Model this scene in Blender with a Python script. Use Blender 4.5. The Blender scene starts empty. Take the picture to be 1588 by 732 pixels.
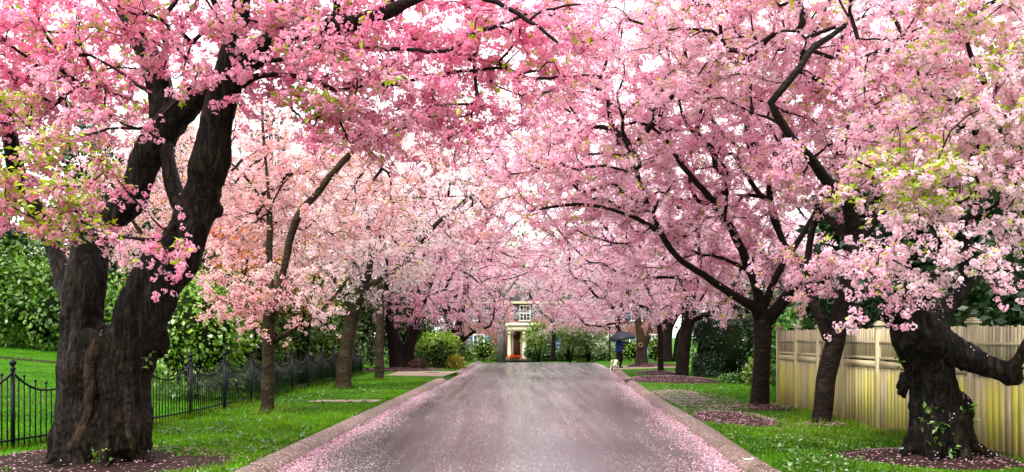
import bpy, math, random
import numpy as np
from mathutils import Vector

rng = np.random.default_rng(7)
random.seed(7)
scene = bpy.context.scene
COL = scene.collection

# ---------------------------------------------------------------- camera
F, CX, HY, CH = 1450.0, 794.0, 522.0, 1.7      # focal length and horizon in photo pixels, eye height
cam_d = bpy.data.cameras.new("camera")
cam = bpy.data.objects.new("camera", cam_d)
COL.objects.link(cam)
cam.location = (0, 0, CH)
cam.rotation_euler = (math.radians(90), 0, 0)
cam_d.sensor_width = 36.0
cam_d.lens = 36.0 * F / 1588.0
cam_d.shift_y = (HY - 366.0) / 1588.0
cam_d.clip_start = 0.1
cam_d.clip_end = 3000
scene.camera = cam

# ---------------------------------------------------------------- light
SUN_EL, SUN_AZ = math.radians(58), math.radians(205)      # azimuth from +Y, clockwise
world = bpy.data.worlds.new("World")
scene.world = world
world.use_nodes = True
nt = world.node_tree
nt.nodes.clear()
sky = nt.nodes.new("ShaderNodeTexSky")
sky.sky_type = 'NISHITA'
sky.sun_disc = False
sky.sun_elevation = SUN_EL
sky.sun_rotation = SUN_AZ
sky.dust_density = 4.0
hsv = nt.nodes.new("ShaderNodeHueSaturation")              # overcast: the blue is washed out by cloud
hsv.inputs['Saturation'].default_value = 0.12
hsv.inputs['Value'].default_value = 1.0
mixw = nt.nodes.new("ShaderNodeMix")
mixw.data_type = 'RGBA'
mixw.inputs[0].default_value = 0.55
mixw.inputs[7].default_value = (7.6, 7.7, 7.9, 1)
bg = nt.nodes.new("ShaderNodeBackground")
bg.inputs['Strength'].default_value = 0.15
wo = nt.nodes.new("ShaderNodeOutputWorld")
nt.links.new(sky.outputs[0], hsv.inputs['Color'])
nt.links.new(hsv.outputs[0], mixw.inputs[6])
nt.links.new(mixw.outputs[2], bg.inputs[0])
nt.links.new(bg.outputs[0], wo.inputs[0])

sun_d = bpy.data.lights.new("sun", 'SUN')
sun_d.energy = 1.5
sun_d.angle = math.radians(14)
sun_d.color = (1.0, 0.97, 0.92)
sun = bpy.data.objects.new("sun", sun_d)
COL.objects.link(sun)
sdir = Vector((math.sin(SUN_AZ) * math.cos(SUN_EL), math.cos(SUN_AZ) * math.cos(SUN_EL), math.sin(SUN_EL)))
sun.rotation_euler = sdir.to_track_quat('Z', 'Y').to_euler()
sun.location = (0, 0, 40)

scene.view_settings.view_transform = 'Standard'
scene.view_settings.look = 'None'
scene.view_settings.exposure = 1.6
scene.view_settings.gamma = 1.0
scene.cycles.max_bounces = 12
scene.cycles.diffuse_bounces = 8
scene.cycles.transmission_bounces = 8
scene.cycles.caustics_reflective = False
scene.cycles.caustics_refractive = False

# ---------------------------------------------------------------- helpers
def P(px, py, d):
    return np.array([(px - CX) / F * d, d, CH - (py - HY) / F * d])

def lerp(a, b, t):
    return a + (b - a) * t

def smooth(a, b, x):
    t = np.clip((x - a) / (b - a), 0, 1)
    return t * t * (3 - 2 * t)

_perm = rng.permutation(256)
_gr = rng.random(256) * 2 - 1
def vnoise(p):
    """value noise in 3D, p (n,3) -> (n,) in about -1..1"""
    p = np.asarray(p, float)
    i = np.floor(p).astype(int)
    f = p - i
    f = f * f * (3 - 2 * f)
    out = np.zeros(len(p))
    for dx in (0, 1):
        for dy in (0, 1):
            for dz in (0, 1):
                h = _perm[(_perm[(_perm[(i[:, 0] + dx) & 255] + i[:, 1] + dy) & 255] + i[:, 2] + dz) & 255]
                w = (f[:, 0] if dx else 1 - f[:, 0]) * (f[:, 1] if dy else 1 - f[:, 1]) * (f[:, 2] if dz else 1 - f[:, 2])
                out += w * _gr[h]
    return out

def interp_table(tab):
    ys = [a for a, b in tab]
    vs = [b for a, b in tab]
    return lambda y: np.interp(y, ys, vs)

edgeL = interp_table([(-30, -3.1), (8, -3.05), (12, -3.0), (20, -2.87), (33, -2.62), (44, -2.3), (54, -2.2), (64, -2.0), (400, -2.0)])
edgeR = interp_table([(-30, 2.75), (8, 2.82), (12, 2.92), (17, 3.25), (23.5, 3.55), (32.4, 4.05), (43.2, 4.85), (54, 5.4), (64, 5.6), (400, 5.6)])
KW = 0.30

def dip(y):
    return -0.55 * smooth(60, 74, np.asarray(y, float))

def gz(x, y):
    """height of the lawns"""
    x = np.asarray(x, float); y = np.asarray(y, float)
    rise = np.clip(0.1 * (-8.0 - x), 0, 1.5) * smooth(10, 20, y) * (1 - smooth(60, 80, y))
    return dip(y) + 0.10 + rise

# mesh creation ---------------------------------------------------------------
ROOT = {}
def link(name, me, mat=None, parent=None):
    o = bpy.data.objects.new(name, me)
    COL.objects.link(o)
    if mat is not None and len(me.materials) == 0:
        me.materials.append(mat)
    if parent is not None:
        o.parent = parent
    return o

def tag(o, label=None, cat=None, group=None, kind=None):
    if label: o['label'] = label
    if cat: o['category'] = cat
    if group: o['group'] = group
    if kind: o['kind'] = kind
    return o

def thing(name, label, cat, loc=(0, 0, 0), group=None):
    o = bpy.data.objects.new(name, None)
    o.empty_display_size = 0.2
    COL.objects.link(o)
    o.location = [float(v) for v in loc]
    ROOT[o.name] = np.array(loc, float)
    return tag(o, label, cat, group)

def root_loc(o):
    while o.parent is not None:
        o = o.parent
    return ROOT.get(o.name, np.zeros(3))

def make_mesh(name, V, faces, smooth_shade=False, col=None, floats=None):
    """faces: list of (n,k) int arrays"""
    me = bpy.data.meshes.new(name)
    V = np.ascontiguousarray(V, dtype=np.float32)
    faces = [np.asarray(f, dtype=np.int32) for f in faces if len(f)]
    nl = sum(f.size for f in faces)
    nf = sum(len(f) for f in faces)
    me.vertices.add(len(V))
    me.vertices.foreach_set("co", V.ravel())
    me.loops.add(nl)
    me.loops.foreach_set("vertex_index", np.concatenate([f.ravel() for f in faces]).astype(np.int32))
    me.polygons.add(nf)
    st, k = [], 0
    for f in faces:
        st.append(k + np.arange(len(f)) * f.shape[1]); k += f.size
    me.polygons.foreach_set("loop_start", np.concatenate(st).astype(np.int32))
    if smooth_shade:
        me.polygons.foreach_set("use_smooth", np.ones(nf, dtype=bool))
    if col is not None:
        a = me.attributes.new("col", 'FLOAT_COLOR', 'POINT')
        c4 = np.ones((len(V), 4), dtype=np.float32); c4[:, :3] = col
        a.data.foreach_set("color", c4.ravel())
    for k_, v_ in (floats or {}).items():
        a = me.attributes.new(k_, 'FLOAT', 'POINT')
        a.data.foreach_set("value", np.asarray(v_, dtype=np.float32))
    me.update(calc_edges=True)
    return me

class MB:
    """collects vertices and faces (world coordinates) into ONE mesh"""
    def __init__(self):
        self.V, self.T, self.Q, self.n = [], [], [], 0
    def add(self, V, T=None, Q=None):
        V = np.asarray(V, float)
        self.V.append(V)
        if T is not None and len(T): self.T.append(np.asarray(T, int) + self.n)
        if Q is not None and len(Q): self.Q.append(np.asarray(Q, int) + self.n)
        self.n += len(V)
        return self
    def box(self, x0, x1, y0, y1, z0, z1):
        V = [(x, y, z) for z in (z0, z1) for y in (y0, y1) for x in (x0, x1)]
        return self.add(V, Q=[(0, 2, 3, 1), (4, 5, 7, 6), (0, 1, 5, 4), (2, 6, 7, 3), (0, 4, 6, 2), (1, 3, 7, 5)])
    def bar(self, a, b, w, h):
        a = np.array(a, float); b = np.array(b, float)
        d = (b - a) / np.linalg.norm(b - a)
        up = np.array([0, 0, 1.0])
        if abs(d[2]) > 0.99: up = np.array([0, 1.0, 0])
        s = np.cross(d, up); s /= np.linalg.norm(s); u = np.cross(s, d)
        V = [p + s * i * w / 2 + u * j * h / 2 for p in (a, b) for j in (-1, 1) for i in (-1, 1)]
        return self.add(V, Q=[(0, 1, 3, 2), (4, 6, 7, 5), (0, 4, 5, 1), (2, 3, 7, 6), (0, 2, 6, 4), (1, 5, 7, 3)])
    def tube(self, pts, rad, n=8, cap=True, ridge=0.0, seed=0.0):
        pts = np.asarray(pts, float); m = len(pts)
        rad = np.broadcast_to(np.asarray(rad, float), (m,))
        tan = np.gradient(pts, axis=0)
        tan /= np.linalg.norm(tan, axis=1)[:, None] + 1e-9
        ref = np.array([0.0, 0, 1]) if abs(tan[0][2]) < 0.9 else np.array([1.0, 0, 0])
        U = np.cross(tan, ref); nu = np.linalg.norm(U, axis=1)
        bad = nu < 0.15
        if bad.any():
            U[bad] = np.cross(tan[bad], np.array([0.3, 1.0, 0.1]))
            nu = np.linalg.norm(U, axis=1)
        U /= nu[:, None] + 1e-9
        for i in range(1, m):                       # carry the frame along
            u = U[i - 1] - tan[i] * np.dot(U[i - 1], tan[i])
            U[i] = u / (np.linalg.norm(u) + 1e-9)
        W = np.cross(tan, U)
        th = np.arange(n) * 2 * math.pi / n
        ring = U[:, None, :] * np.cos(th)[None, :, None] + W[:, None, :] * np.sin(th)[None, :, None]
        rr = rad[:, None, None]
        V = pts[:, None, :] + ring * rr
        if ridge > 0:
            q = V.reshape(-1, 3)
            s = rad.mean()
            nz = vnoise(np.c_[ring.reshape(-1, 3) * 2.6 + seed, ][:, :3] + np.repeat(np.arange(m), n)[:, None] * 0.12) * 0.6 \
                + vnoise(q / max(s, 0.05) * 0.8 + seed) * 0.6
            V = V + ring * rr * ridge * nz.reshape(m, n, 1)
        V = V.reshape(-1, 3)
        i = np.arange(m - 1)[:, None] * n; j = np.arange(n)[None, :]; j2 = (j + 1) % n
        Q = np.stack([i + j, i + j2, i + n + j2, i + n + j], -1).reshape(-1, 4)
        T = []
        if cap:
            V = np.vstack([V, pts[0], pts[-1] + tan[-1] * rad[-1] * 0.4])
            a, b = m * n, m * n + 1
            T = [(a, (k + 1) % n, k) for k in range(n)] + [(b, (m - 1) * n + k, (m - 1) * n + (k + 1) % n) for k in range(n)]
        return self.add(V, T=T, Q=Q)
    def lathe(self, c, prof, n=12):
        """prof: list of (r, z); c: base point"""
        c = np.asarray(c, float); m = len(prof)
        th = np.arange(n) * 2 * math.pi / n
        V = np.array([[c[0] + r * math.cos(t), c[1] + r * math.sin(t), c[2] + z] for r, z in prof for t in th])
        i = np.arange(m - 1)[:, None] * n; j = np.arange(n)[None, :]; j2 = (j + 1) % n
        Q = np.stack([i + j, i + j2, i + n + j2, i + n + j], -1).reshape(-1, 4)
        return self.add(V, Q=Q)
    def ball(self, c, r, n=8, m=6, noise=0.0, seed=0.0, flat=None):
        c = np.asarray(c, float); r = np.broadcast_to(np.asarray(r, float), (3,))
        V = []
        for i in range(m + 1):
            ph = math.pi * i / m
            for j in range(n):
                t = 2 * math.pi * j / n
                V.append((math.sin(ph) * math.cos(t), math.sin(ph) * math.sin(t), -math.cos(ph)))
        V = np.array(V)
        if noise:
            V = V * (1 + noise * vnoise(V * 2.2 + seed))[:, None]
        V = V * r + c
        i = np.arange(m)[:, None] * n; j = np.arange(n)[None, :]; j2 = (j + 1) % n
        Q = np.stack([i + j, i + j2, i + n + j2, i + n + j], -1).reshape(-1, 4)
        return self.add(V, Q=Q)
    def build(self, name, mat, parent=None, smooth_shade=False, col=None, floats=None):
        V = np.vstack(self.V)
        if parent is not None: V = V - root_loc(parent)
        fs = []
        if self.T: fs.append(np.vstack(self.T))
        if self.Q: fs.append(np.vstack(self.Q))
        return link(name, make_mesh(name, V, fs, smooth_shade, col, floats), mat, parent)

def piece(name, me, pos, parent, rotz=0.0, scale=None):
    """one object for one piece, sharing mesh data"""
    o = bpy.data.objects.new(name, me)
    COL.objects.link(o)
    o.parent = parent
    o.location = np.asarray(pos, float) - root_loc(parent)
    o.rotation_euler = (0, 0, rotz)
    if scale is not None: o.scale = scale
    return o

# ---------------------------------------------------------------- materials
def new_mat(name):
    m = bpy.data.materials.new(name)
    m.use_nodes = True
    n = m.node_tree
    n.nodes.clear()
    out = n.nodes.new("ShaderNodeOutputMaterial")
    return m, n, out

def N(n, t, **kw):
    x = n.nodes.new("ShaderNode" + t)
    for k, v in kw.items():
        if k in x.inputs: x.inputs[k].default_value = v
        else: setattr(x, k, v)
    return x

def ramp(n, fac, stops):
    r = n.nodes.new("ShaderNodeValToRGB")
    e = r.color_ramp.elements
    while len(e) < len(stops): e.new(0.5)
    for k, (p, c) in enumerate(stops):
        e[k].position = p
        e[k].color = (*c, 1) if len(c) == 3 else c
    n.links.new(fac, r.inputs[0])
    return r.outputs[0]

def coords(n, scale=(1, 1, 1), kind='Object'):
    tc = n.nodes.new("ShaderNodeTexCoord")
    mp = n.nodes.new("ShaderNodeMapping")
    mp.inputs['Scale'].default_value = scale
    n.links.new(tc.outputs[kind], mp.inputs[0])
    return mp.outputs[0]

def noise(n, vec, scale, detail=4.0, rough=0.55, dist=0.0):
    x = N(n, "TexNoise")
    x.inputs['Scale'].default_value = scale
    x.inputs['Detail'].default_value = detail
    x.inputs['Roughness'].default_value = rough
    x.inputs['Distortion'].default_value = dist
    if vec is not None: n.links.new(vec, x.inputs['Vector'])
    return x

def math_n(n, op, a, b=None, clamp=False):
    x = n.nodes.new("ShaderNodeMath"); x.operation = op; x.use_clamp = clamp
    for k, v in enumerate((a, b)):
        if v is None: continue
        if isinstance(v, (int, float)): x.inputs[k].default_value = v
        else: n.links.new(v, x.inputs[k])
    return x.outputs[0]

def mixc(n, fac, a, b, mode='MIX'):
    x = n.nodes.new("ShaderNodeMix"); x.data_type = 'RGBA'; x.blend_type = mode
    for k, v in ((0, fac), (6, a), (7, b)):
        if isinstance(v, (int, float)): x.inputs[k].default_value = v
        elif isinstance(v, tuple): x.inputs[k].default_value = (*v, 1) if len(v) == 3 else v
        else: n.links.new(v, x.inputs[k])
    return x.outputs[2]

def bump(n, h, strength=0.4, dist=0.02):
    b = n.nodes.new("ShaderNodeBump")
    b.inputs['Strength'].default_value = strength
    b.inputs['Distance'].default_value = dist
    n.links.new(h, b.inputs['Height'])
    return b.outputs[0]

def simple(name, c1, c2, scale=6.0, rough=0.6, bmp=0.3, bdist=0.01, stretch=(1, 1, 1), metal=0.0, detail=5.0, spec=0.5):
    m, n, out = new_mat(name)
    v = coords(n, stretch)
    nz = noise(n, v, scale, detail)
    c = ramp(n, nz.outputs[0], [(0.3, c1), (0.7, c2)])
    b = N(n, "BsdfPrincipled", Roughness=rough, Metallic=metal)
    b.inputs['Specular IOR Level'].default_value = spec
    n.links.new(c, b.inputs['Base Color'])
    if bmp: n.links.new(bump(n, nz.outputs[0], bmp, bdist), b.inputs['Normal'])
    n.links.new(b.outputs[0], out.inputs[0])
    return m

def bark_mat(name, dark, mid, lich, lich_amt=0.45, rough=0.7, vs=(1, 1, 0.16), scale=14.0, moss=None, furrow=0.75):
    m, n, out = new_mat(name)
    warp = noise(n, coords(n), 3.0, 4)
    v = mixc(n, 0.10, coords(n, vs), warp.outputs[1], 'ADD')
    a = noise(n, v, scale, 8, 0.68, 0.4)
    fz = noise(n, v, scale * .8, 5, .6)
    crack = ramp(n, math_n(n, 'ABSOLUTE', math_n(n, 'SUBTRACT', fz.outputs[0], 0.5)), [(0.012, (0, 0, 0)), (0.075, (1, 1, 1))])
    base = ramp(n, a.outputs[0], [(0.3, dark), (0.7, mid)])
    pat = noise(n, coords(n), 3.2, 7, 0.72)
    lm = ramp(n, pat.outputs[0], [(lich_amt, (0, 0, 0)), (lich_amt + 0.2, (1, 1, 1))])
    c = mixc(n, math_n(n, 'MULTIPLY', lm, 0.6), base, lich)
    if moss:
        pm = noise(n, coords(n), 2.1, 5, 0.7)
        mm = ramp(n, pm.outputs[0], [(0.5, (0, 0, 0)), (0.66, (1, 1, 1))])
        c = mixc(n, math_n(n, 'MULTIPLY', mm, 0.6), c, moss)
    bd = noise(n, coords(n, (1.2, 1.2, 16)), 2.2, 4, .65)
    c = mixc(n, 0.6, c, ramp(n, bd.outputs[0], [(0.35, (0.45, 0.45, 0.45)), (0.7, (1.35, 1.3, 1.25))]), 'MULTIPLY')
    c = mixc(n, math_n(n, 'MULTIPLY', math_n(n, 'SUBTRACT', 1.0, crack), furrow), c, tuple(x * 0.3 for x in dark))
    b = N(n, "BsdfPrincipled", Roughness=rough)
    b.inputs['Specular IOR Level'].default_value = 0.1
    n.links.new(c, b.inputs['Base Color'])
    h = math_n(n, 'ADD', math_n(n, 'MULTIPLY', a.outputs[0], 0.7), math_n(n, 'MULTIPLY', crack, 0.5))
    n.links.new(bump(n, h, 1.0, 0.03), b.inputs['Normal'])
    n.links.new(b.outputs[0], out.inputs[0])
    return m

def petal_mat(name, trans=0.4, rough=0.6):
    m, n, out = new_mat(name)
    at = N(n, "Attribute"); at.attribute_name = "col"
    d = N(n, "BsdfDiffuse"); t = N(n, "BsdfTranslucent")
    n.links.new(at.outputs[0], d.inputs[0]); n.links.new(at.outputs[0], t.inputs[0])
    mx = N(n, "MixShader"); mx.inputs[0].default_value = trans
    n.links.new(d.outputs[0], mx.inputs[1]); n.links.new(t.outputs[0], mx.inputs[2])
    n.links.new(mx.outputs[0], out.inputs[0])
    return m

def leaf_mat(name, trans=0.3, gloss=0.06, rough=0.35):
    m, n, out = new_mat(name)
    at = N(n, "Attribute"); at.attribute_name = "col"
    d = N(n, "BsdfDiffuse"); t = N(n, "BsdfTranslucent"); g = N(n, "BsdfGlossy"); g.inputs['Roughness'].default_value = rough
    n.links.new(at.outputs[0], d.inputs[0]); n.links.new(at.outputs[0], t.inputs[0])
    mx = N(n, "MixShader"); mx.inputs[0].default_value = trans
    n.links.new(d.outputs[0], mx.inputs[1]); n.links.new(t.outputs[0], mx.inputs[2])
    m2 = N(n, "MixShader"); m2.inputs[0].default_value = gloss
    n.links.new(mx.outputs[0], m2.inputs[1]); n.links.new(g.outputs[0], m2.inputs[2])
    n.links.new(m2.outputs[0], out.inputs[0])
    return m

M = {}
M['bark_old'] = bark_mat('old cherry bark', (0.003, 0.0016, 0.0011), (0.024, 0.0125, 0.0075), (0.075, 0.046, 0.03), 0.55, 0.55, moss=(0.022, 0.02, 0.006), furrow=.85)
M['bark_black'] = bark_mat('wet blackened bark', (0.002, 0.001, 0.0008), (0.014, 0.008, 0.005), (0.032, 0.02, 0.013), 0.56, 0.5, moss=(0.014, 0.016, 0.004), furrow=.85)
M['bark_scar'] = bark_mat('bare wood ridge', (0.01, 0.005, 0.003), (0.042, 0.024, 0.015), (0.065, 0.042, 0.028), 0.5, 0.65, vs=(1, 1, .35), scale=9, furrow=.4)
M['bark_young'] = bark_mat('young cherry bark', (0.018, 0.011, 0.006), (0.058, 0.038, 0.02), (0.10, 0.08, 0.045), 0.46, 0.6, vs=(.5, .5, 2.2), scale=7, moss=(0.045, 0.045, 0.012), furrow=.35)
M['bark_dark'] = bark_mat('wet dark bark', (0.006, 0.0035, 0.0025), (0.026, 0.015, 0.010), (0.045, 0.03, 0.02), 0.5, 0.55, vs=(.6, .6, 1.6), scale=8, furrow=.5)
M['bark_pale'] = bark_mat('smooth pale bark', (0.12, 0.12, 0.1), (0.22, 0.22, 0.19), (0.28, 0.28, 0.24), 0.45, 0.8)
M['twig'] = simple('twig bark', (0.006, 0.003, 0.003), (0.024, 0.012, 0.011), 30, 0.6, 0, spec=0.08)
M['petal'] = petal_mat('blossom petals', 0.52)
M['leaf'] = leaf_mat('young leaves', 0.4)
M['evergreen'] = leaf_mat('shrub leaves', 0.2, 0.05)
M['core'] = simple('dark shrub core', (0.008, 0.012, 0.004), (0.015, 0.022, 0.008), 20, 0.9, 0, spec=0.0)  # dark green of the solid filling added inside shrubs
M['grassblade'] = leaf_mat('grass blades', 0.35, 0.012)
M['iron'] = simple('wet black iron', (0.004, 0.0045, 0.006), (0.008, 0.009, 0.011), 20, 0.38, 0.05, spec=0.15)
M['navy'] = simple('navy jacket cloth', (0.005, 0.022, 0.14), (0.009, 0.04, 0.23), 12, 0.8, 0.2)
M['trouser'] = simple('black trouser cloth', (0.004, 0.004, 0.006), (0.009, 0.009, 0.012), 20, 0.85, 0.2, spec=.1)
M['skin'] = simple('skin', (0.42, 0.24, 0.17), (0.48, 0.29, 0.21), 12, 0.55, 0)
M['hair'] = simple('dark hair', (0.02, 0.012, 0.008), (0.045, 0.028, 0.018), 40, 0.5, 0.2)
M['umbrella'] = simple('dark umbrella cloth', (0.009, 0.011, 0.018), (0.016, 0.019, 0.028), 5, 0.6, 0.05, spec=.25)
M['fur'] = simple('cream fur', (0.5, 0.42, 0.3), (0.72, 0.64, 0.5), 30, 0.9, 0.5)
M['nose'] = simple('dark nose', (0.01, 0.01, 0.01), (0.02, 0.02, 0.02), 10, 0.4, 0)
M['cream'] = simple('cream paint', (0.76, 0.68, 0.44), (0.84, 0.77, 0.55), 3, 0.5, 0.05)
M['white'] = simple('white paint', (0.72, 0.72, 0.68), (0.8, 0.8, 0.77), 3, 0.5, 0.05)
M['shutter'] = simple('slate blue paint', (0.05, 0.085, 0.13), (0.075, 0.115, 0.165), 4, 0.5, 0.05)
M['reddoor'] = simple('red door paint', (0.10, 0.022, 0.016), (0.14, 0.03, 0.02), 4, 0.4, 0.05)
M['roof'] = simple('roof slate', (0.06, 0.055, 0.05), (0.12, 0.11, 0.1), 8, 0.8, 0.4)
M['stone'] = simple('weathered paving stone', (0.06, 0.052, 0.042), (0.16, 0.14, 0.11), 9, 0.75, 0.5)
M['log'] = bark_mat('weathered log', (0.03, 0.015, 0.01), (0.12, 0.06, 0.04), (0.2, 0.12, 0.09), 0.5)
M['soil'] = simple('dark mulch', (0.008, 0.004, 0.003), (0.04, 0.02, 0.015), 30, 0.9, 0.9, 0.03, spec=0.1)
M['sand'] = simple('sandy concrete apron', (0.16, 0.105, 0.075), (0.27, 0.19, 0.145), 6, 0.7, 0.3)
M['paint_mark'] = simple('white kerb mark', (0.6, 0.58, 0.55), (0.75, 0.74, 0.7), 15, 0.6, 0.1)
M['bluepost'] = simple('slate blue post paint', (0.08, 0.14, 0.22), (0.11, 0.19, 0.28), 5, 0.5, 0.05)

m, n, out = new_mat('window glass')
b = N(n, "BsdfPrincipled", Roughness=0.08)
b.inputs['Base Color'].default_value = (0.02, 0.028, 0.03, 1)
n.links.new(b.outputs[0], out.inputs[0]); M['glass'] = m

# brick
m, n, out = new_mat('red brick')
v = coords(n, (1, 1, 1))
sx = N(n, "SeparateXYZ"); n.links.new(v, sx.inputs[0])
cb = N(n, "CombineXYZ")
n.links.new(math_n(n, 'ADD', sx.outputs[0], sx.outputs[1]), cb.inputs[0]); n.links.new(sx.outputs[2], cb.inputs[1])
bt = N(n, "TexBrick"); bt.inputs['Scale'].default_value = 1.0
bt.inputs['Brick Width'].default_value = 0.22; bt.inputs['Row Height'].default_value = 0.075; bt.inputs['Mortar Size'].default_value = 0.008
bt.inputs['Color1'].default_value = (0.16, 0.04, 0.03, 1); bt.inputs['Color2'].default_value = (0.21, 0.06, 0.045, 1); bt.inputs['Mortar'].default_value = (0.2, 0.14, 0.12, 1)
n.links.new(cb.outputs[0], bt.inputs['Vector'])
b = N(n, "BsdfPrincipled", Roughness=0.8)
n.links.new(bt.outputs[0], b.inputs['Base Color']); n.links.new(b.outputs[0], out.inputs[0]); M['brick'] = m

# lawn ground
m, n, out = new_mat('grass ground')
v = coords(n)
a = noise(n, v, 1.1, 6, 0.6); f = noise(n, v, 60, 4, 0.7)
c = ramp(n, a.outputs[0], [(0.3, (0.022, 0.085, 0.002)), (0.7, (0.065, 0.20, 0.004))])
c = mixc(n, 0.7, c, ramp(n, f.outputs[0], [(0.3, (0.25, 0.25, 0.25)), (0.75, (1.3, 1.3, 1.1))]), 'MULTIPLY')
wn = noise(n, coords(n), 0.8, 6, 0.7)
c = mixc(n, ramp(n, wn.outputs[0], [(0.56, (0, 0, 0)), (0.7, (.8, .8, .8))]), c, (0.05, 0.038, 0.016))
b = N(n, "BsdfPrincipled", Roughness=0.8); b.inputs['Specular IOR Level'].default_value = 0.05
n.links.new(c, b.inputs['Base Color']); n.links.new(bump(n, f.outputs[0], 0.9, 0.03), b.inputs['Normal'])
n.links.new(b.outputs[0], out.inputs[0]); M['lawn'] = m

# wet asphalt with petals: "edge" = metres from the nearer kerb
m, n, out = new_mat('wet asphalt')
at = N(n, "Attribute"); at.attribute_name = "edge"
v = coords(n)
fine = noise(n, v, 70, 5, 0.8)
big = noise(n, coords(n, (1, 0.12, 1)), 1.1, 5, 0.6)
mid = noise(n, coords(n, (1, 0.06, 1)), 2.6, 5, 0.55)
base = ramp(n, fine.outputs[0], [(0.36, (0.018, 0.018, 0.018)), (0.68, (0.12, 0.122, 0.122))])
redz = ramp(n, noise(n, coords(n, (1, 0.45, 1)), 0.75, 4, 0.6).outputs[0], [(0.48, (0, 0, 0)), (0.62, (1, 1, 1))])
base = mixc(n, math_n(n, 'MULTIPLY', redz, 0.35), base, (0.085, 0.05, 0.048))
# petals
vo = N(n, "TexVoronoi"); vo.inputs['Scale'].default_value = 40.0; vo.inputs['Randomness'].default_value = 1.0
n.links.new(v, vo.inputs['Vector'])
rs = N(n, "SeparateColor"); n.links.new(vo.outputs['Color'], rs.inputs[0])
near = ramp(n, math_n(n, 'MULTIPLY', at.outputs['Fac'], 0.5), [(0.0, (1, 1, 1)), (0.12, (0.75, 0.75, 0.75)), (0.25, (0.32, 0.32, 0.32)), (0.42, (0.05, 0.05, 0.05)), (0.75, (0.04, 0.04, 0.04)), (1.0, (0.14, 0.14, 0.14))])
dens = math_n(n, 'ADD', near, math_n(n, 'MULTIPLY', math_n(n, 'SUBTRACT', big.outputs[0], 0.5), 1.3))
dens = math_n(n, 'ADD', dens, math_n(n, 'MULTIPLY', math_n(n, 'SUBTRACT', mid.outputs[0], 0.5), 0.8))
pm = math_n(n, 'LESS_THAN', rs.outputs[0], math_n(n, 'MULTIPLY', dens, 0.85))
shape = math_n(n, 'LESS_THAN', vo.outputs['Distance'], 0.42)
pm = math_n(n, 'MULTIPLY', pm, shape)
pc = ramp(n, rs.outputs[1], [(0.0, (0.55, 0.30, 0.36)), (1.0, (0.86, 0.66, 0.70))])
c = mixc(n, pm, base, pc)
stk = noise(n, coords(n, (1, 0.03, 1)), 5.0, 8, 0.65)
patch = noise(n, coords(n, (1, 0.3, 1)), 0.5, 4, 0.6)
wet = math_n(n, 'ADD', math_n(n, 'MULTIPLY', stk.outputs[0], .65), math_n(n, 'MULTIPLY', patch.outputs[0], .35))
wetm = ramp(n, wet, [(0.36, (0, 0, 0)), (0.66, (1, 1, 1))])
c0 = mixc(n, wetm, base, mixc(n, 0.6, base, (0.022, 0.02, 0.021)))
sxyz = N(n, "SeparateXYZ"); n.links.new(v, sxyz.inputs[0])
cw = noise(n, coords(n, (1, 1, 1)), 1.6, 5, 0.6)
for yc, th_ in ((18.85, .014), (12.7, .011), (25.5, .016)):
    dd_ = math_n(n, 'ABSOLUTE', math_n(n, 'ADD', math_n(n, 'SUBTRACT', sxyz.outputs[1], yc), math_n(n, 'MULTIPLY', math_n(n, 'SUBTRACT', cw.outputs[0], .5), .35)))
    on = math_n(n, 'MULTIPLY', math_n(n, 'LESS_THAN', dd_, th_), math_n(n, 'GREATER_THAN', patch.outputs[0], .44))
    c0 = mixc(n, math_n(n, 'MULTIPLY', on, .8), c0, (0.012, 0.01, 0.01))
pm = math_n(n, 'MULTIPLY', pm, math_n(n, 'SUBTRACT', 1.0, math_n(n, 'MULTIPLY', wetm, 0.35)))
c = mixc(n, pm, c0, pc)
b = N(n, "BsdfPrincipled")
rg = ramp(n, wetm, [(0.0, (0.30, 0.30, 0.30)), (1.0, (0.11, 0.11, 0.11))])
rgm = mixc(n, pm, rg, (0.6, 0.6, 0.6))
n.links.new(rgm, b.inputs['Roughness']); n.links.new(c, b.inputs['Base Color'])
n.links.new(bump(n, math_n(n, 'ADD', fine.outputs[0], pm), 0.22, 0.005), b.inputs['Normal'])
n.links.new(b.outputs[0], out.inputs[0]); M['asphalt'] = m

# kerb: exposed aggregate with petals
m, n, out = new_mat('kerb aggregate')
v = coords(n)
f = noise(n, v, 55, 4, 0.75); g = noise(n, v, 2.2, 5, 0.6)
c = ramp(n, f.outputs[0], [(0.3, (0.05, 0.03, 0.02)), (0.7, (0.22, 0.145, 0.105))])
c = mixc(n, math_n(n, 'MULTIPLY', g.outputs[0], 0.5), c, (0.08, 0.05, 0.035))
vo = N(n, "TexVoronoi"); vo.inputs['Scale'].default_value = 38.0; n.links.new(v, vo.inputs['Vector'])
rs = N(n, "SeparateColor"); n.links.new(vo.outputs['Color'], rs.inputs[0])
pm = math_n(n, 'MULTIPLY', math_n(n, 'LESS_THAN', rs.outputs[0], math_n(n, 'MULTIPLY', g.outputs[0], 0.5)), math_n(n, 'LESS_THAN', vo.outputs['Distance'], 0.4))
c = mixc(n, pm, c, (0.8, 0.5, 0.58))
oi = N(n, "ObjectInfo")
c = mixc(n, 1.0, c, ramp(n, oi.outputs['Random'], [(0.0, (0.72, 0.70, 0.68)), (1.0, (1.12, 1.08, 1.04))]), 'MULTIPLY')
stn = noise(n, v, 5.0, 6, 0.7)
c = mixc(n, ramp(n, stn.outputs[0], [(0.52, (0, 0, 0)), (0.66, (.7, .7, .7))]), c, (0.03, 0.02, 0.013))
b = N(n, "BsdfPrincipled", Roughness=0.55)
n.links.new(c, b.inputs['Base Color']); n.links.new(bump(n, f.outputs[0], 0.6, 0.01), b.inputs['Normal'])
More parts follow.
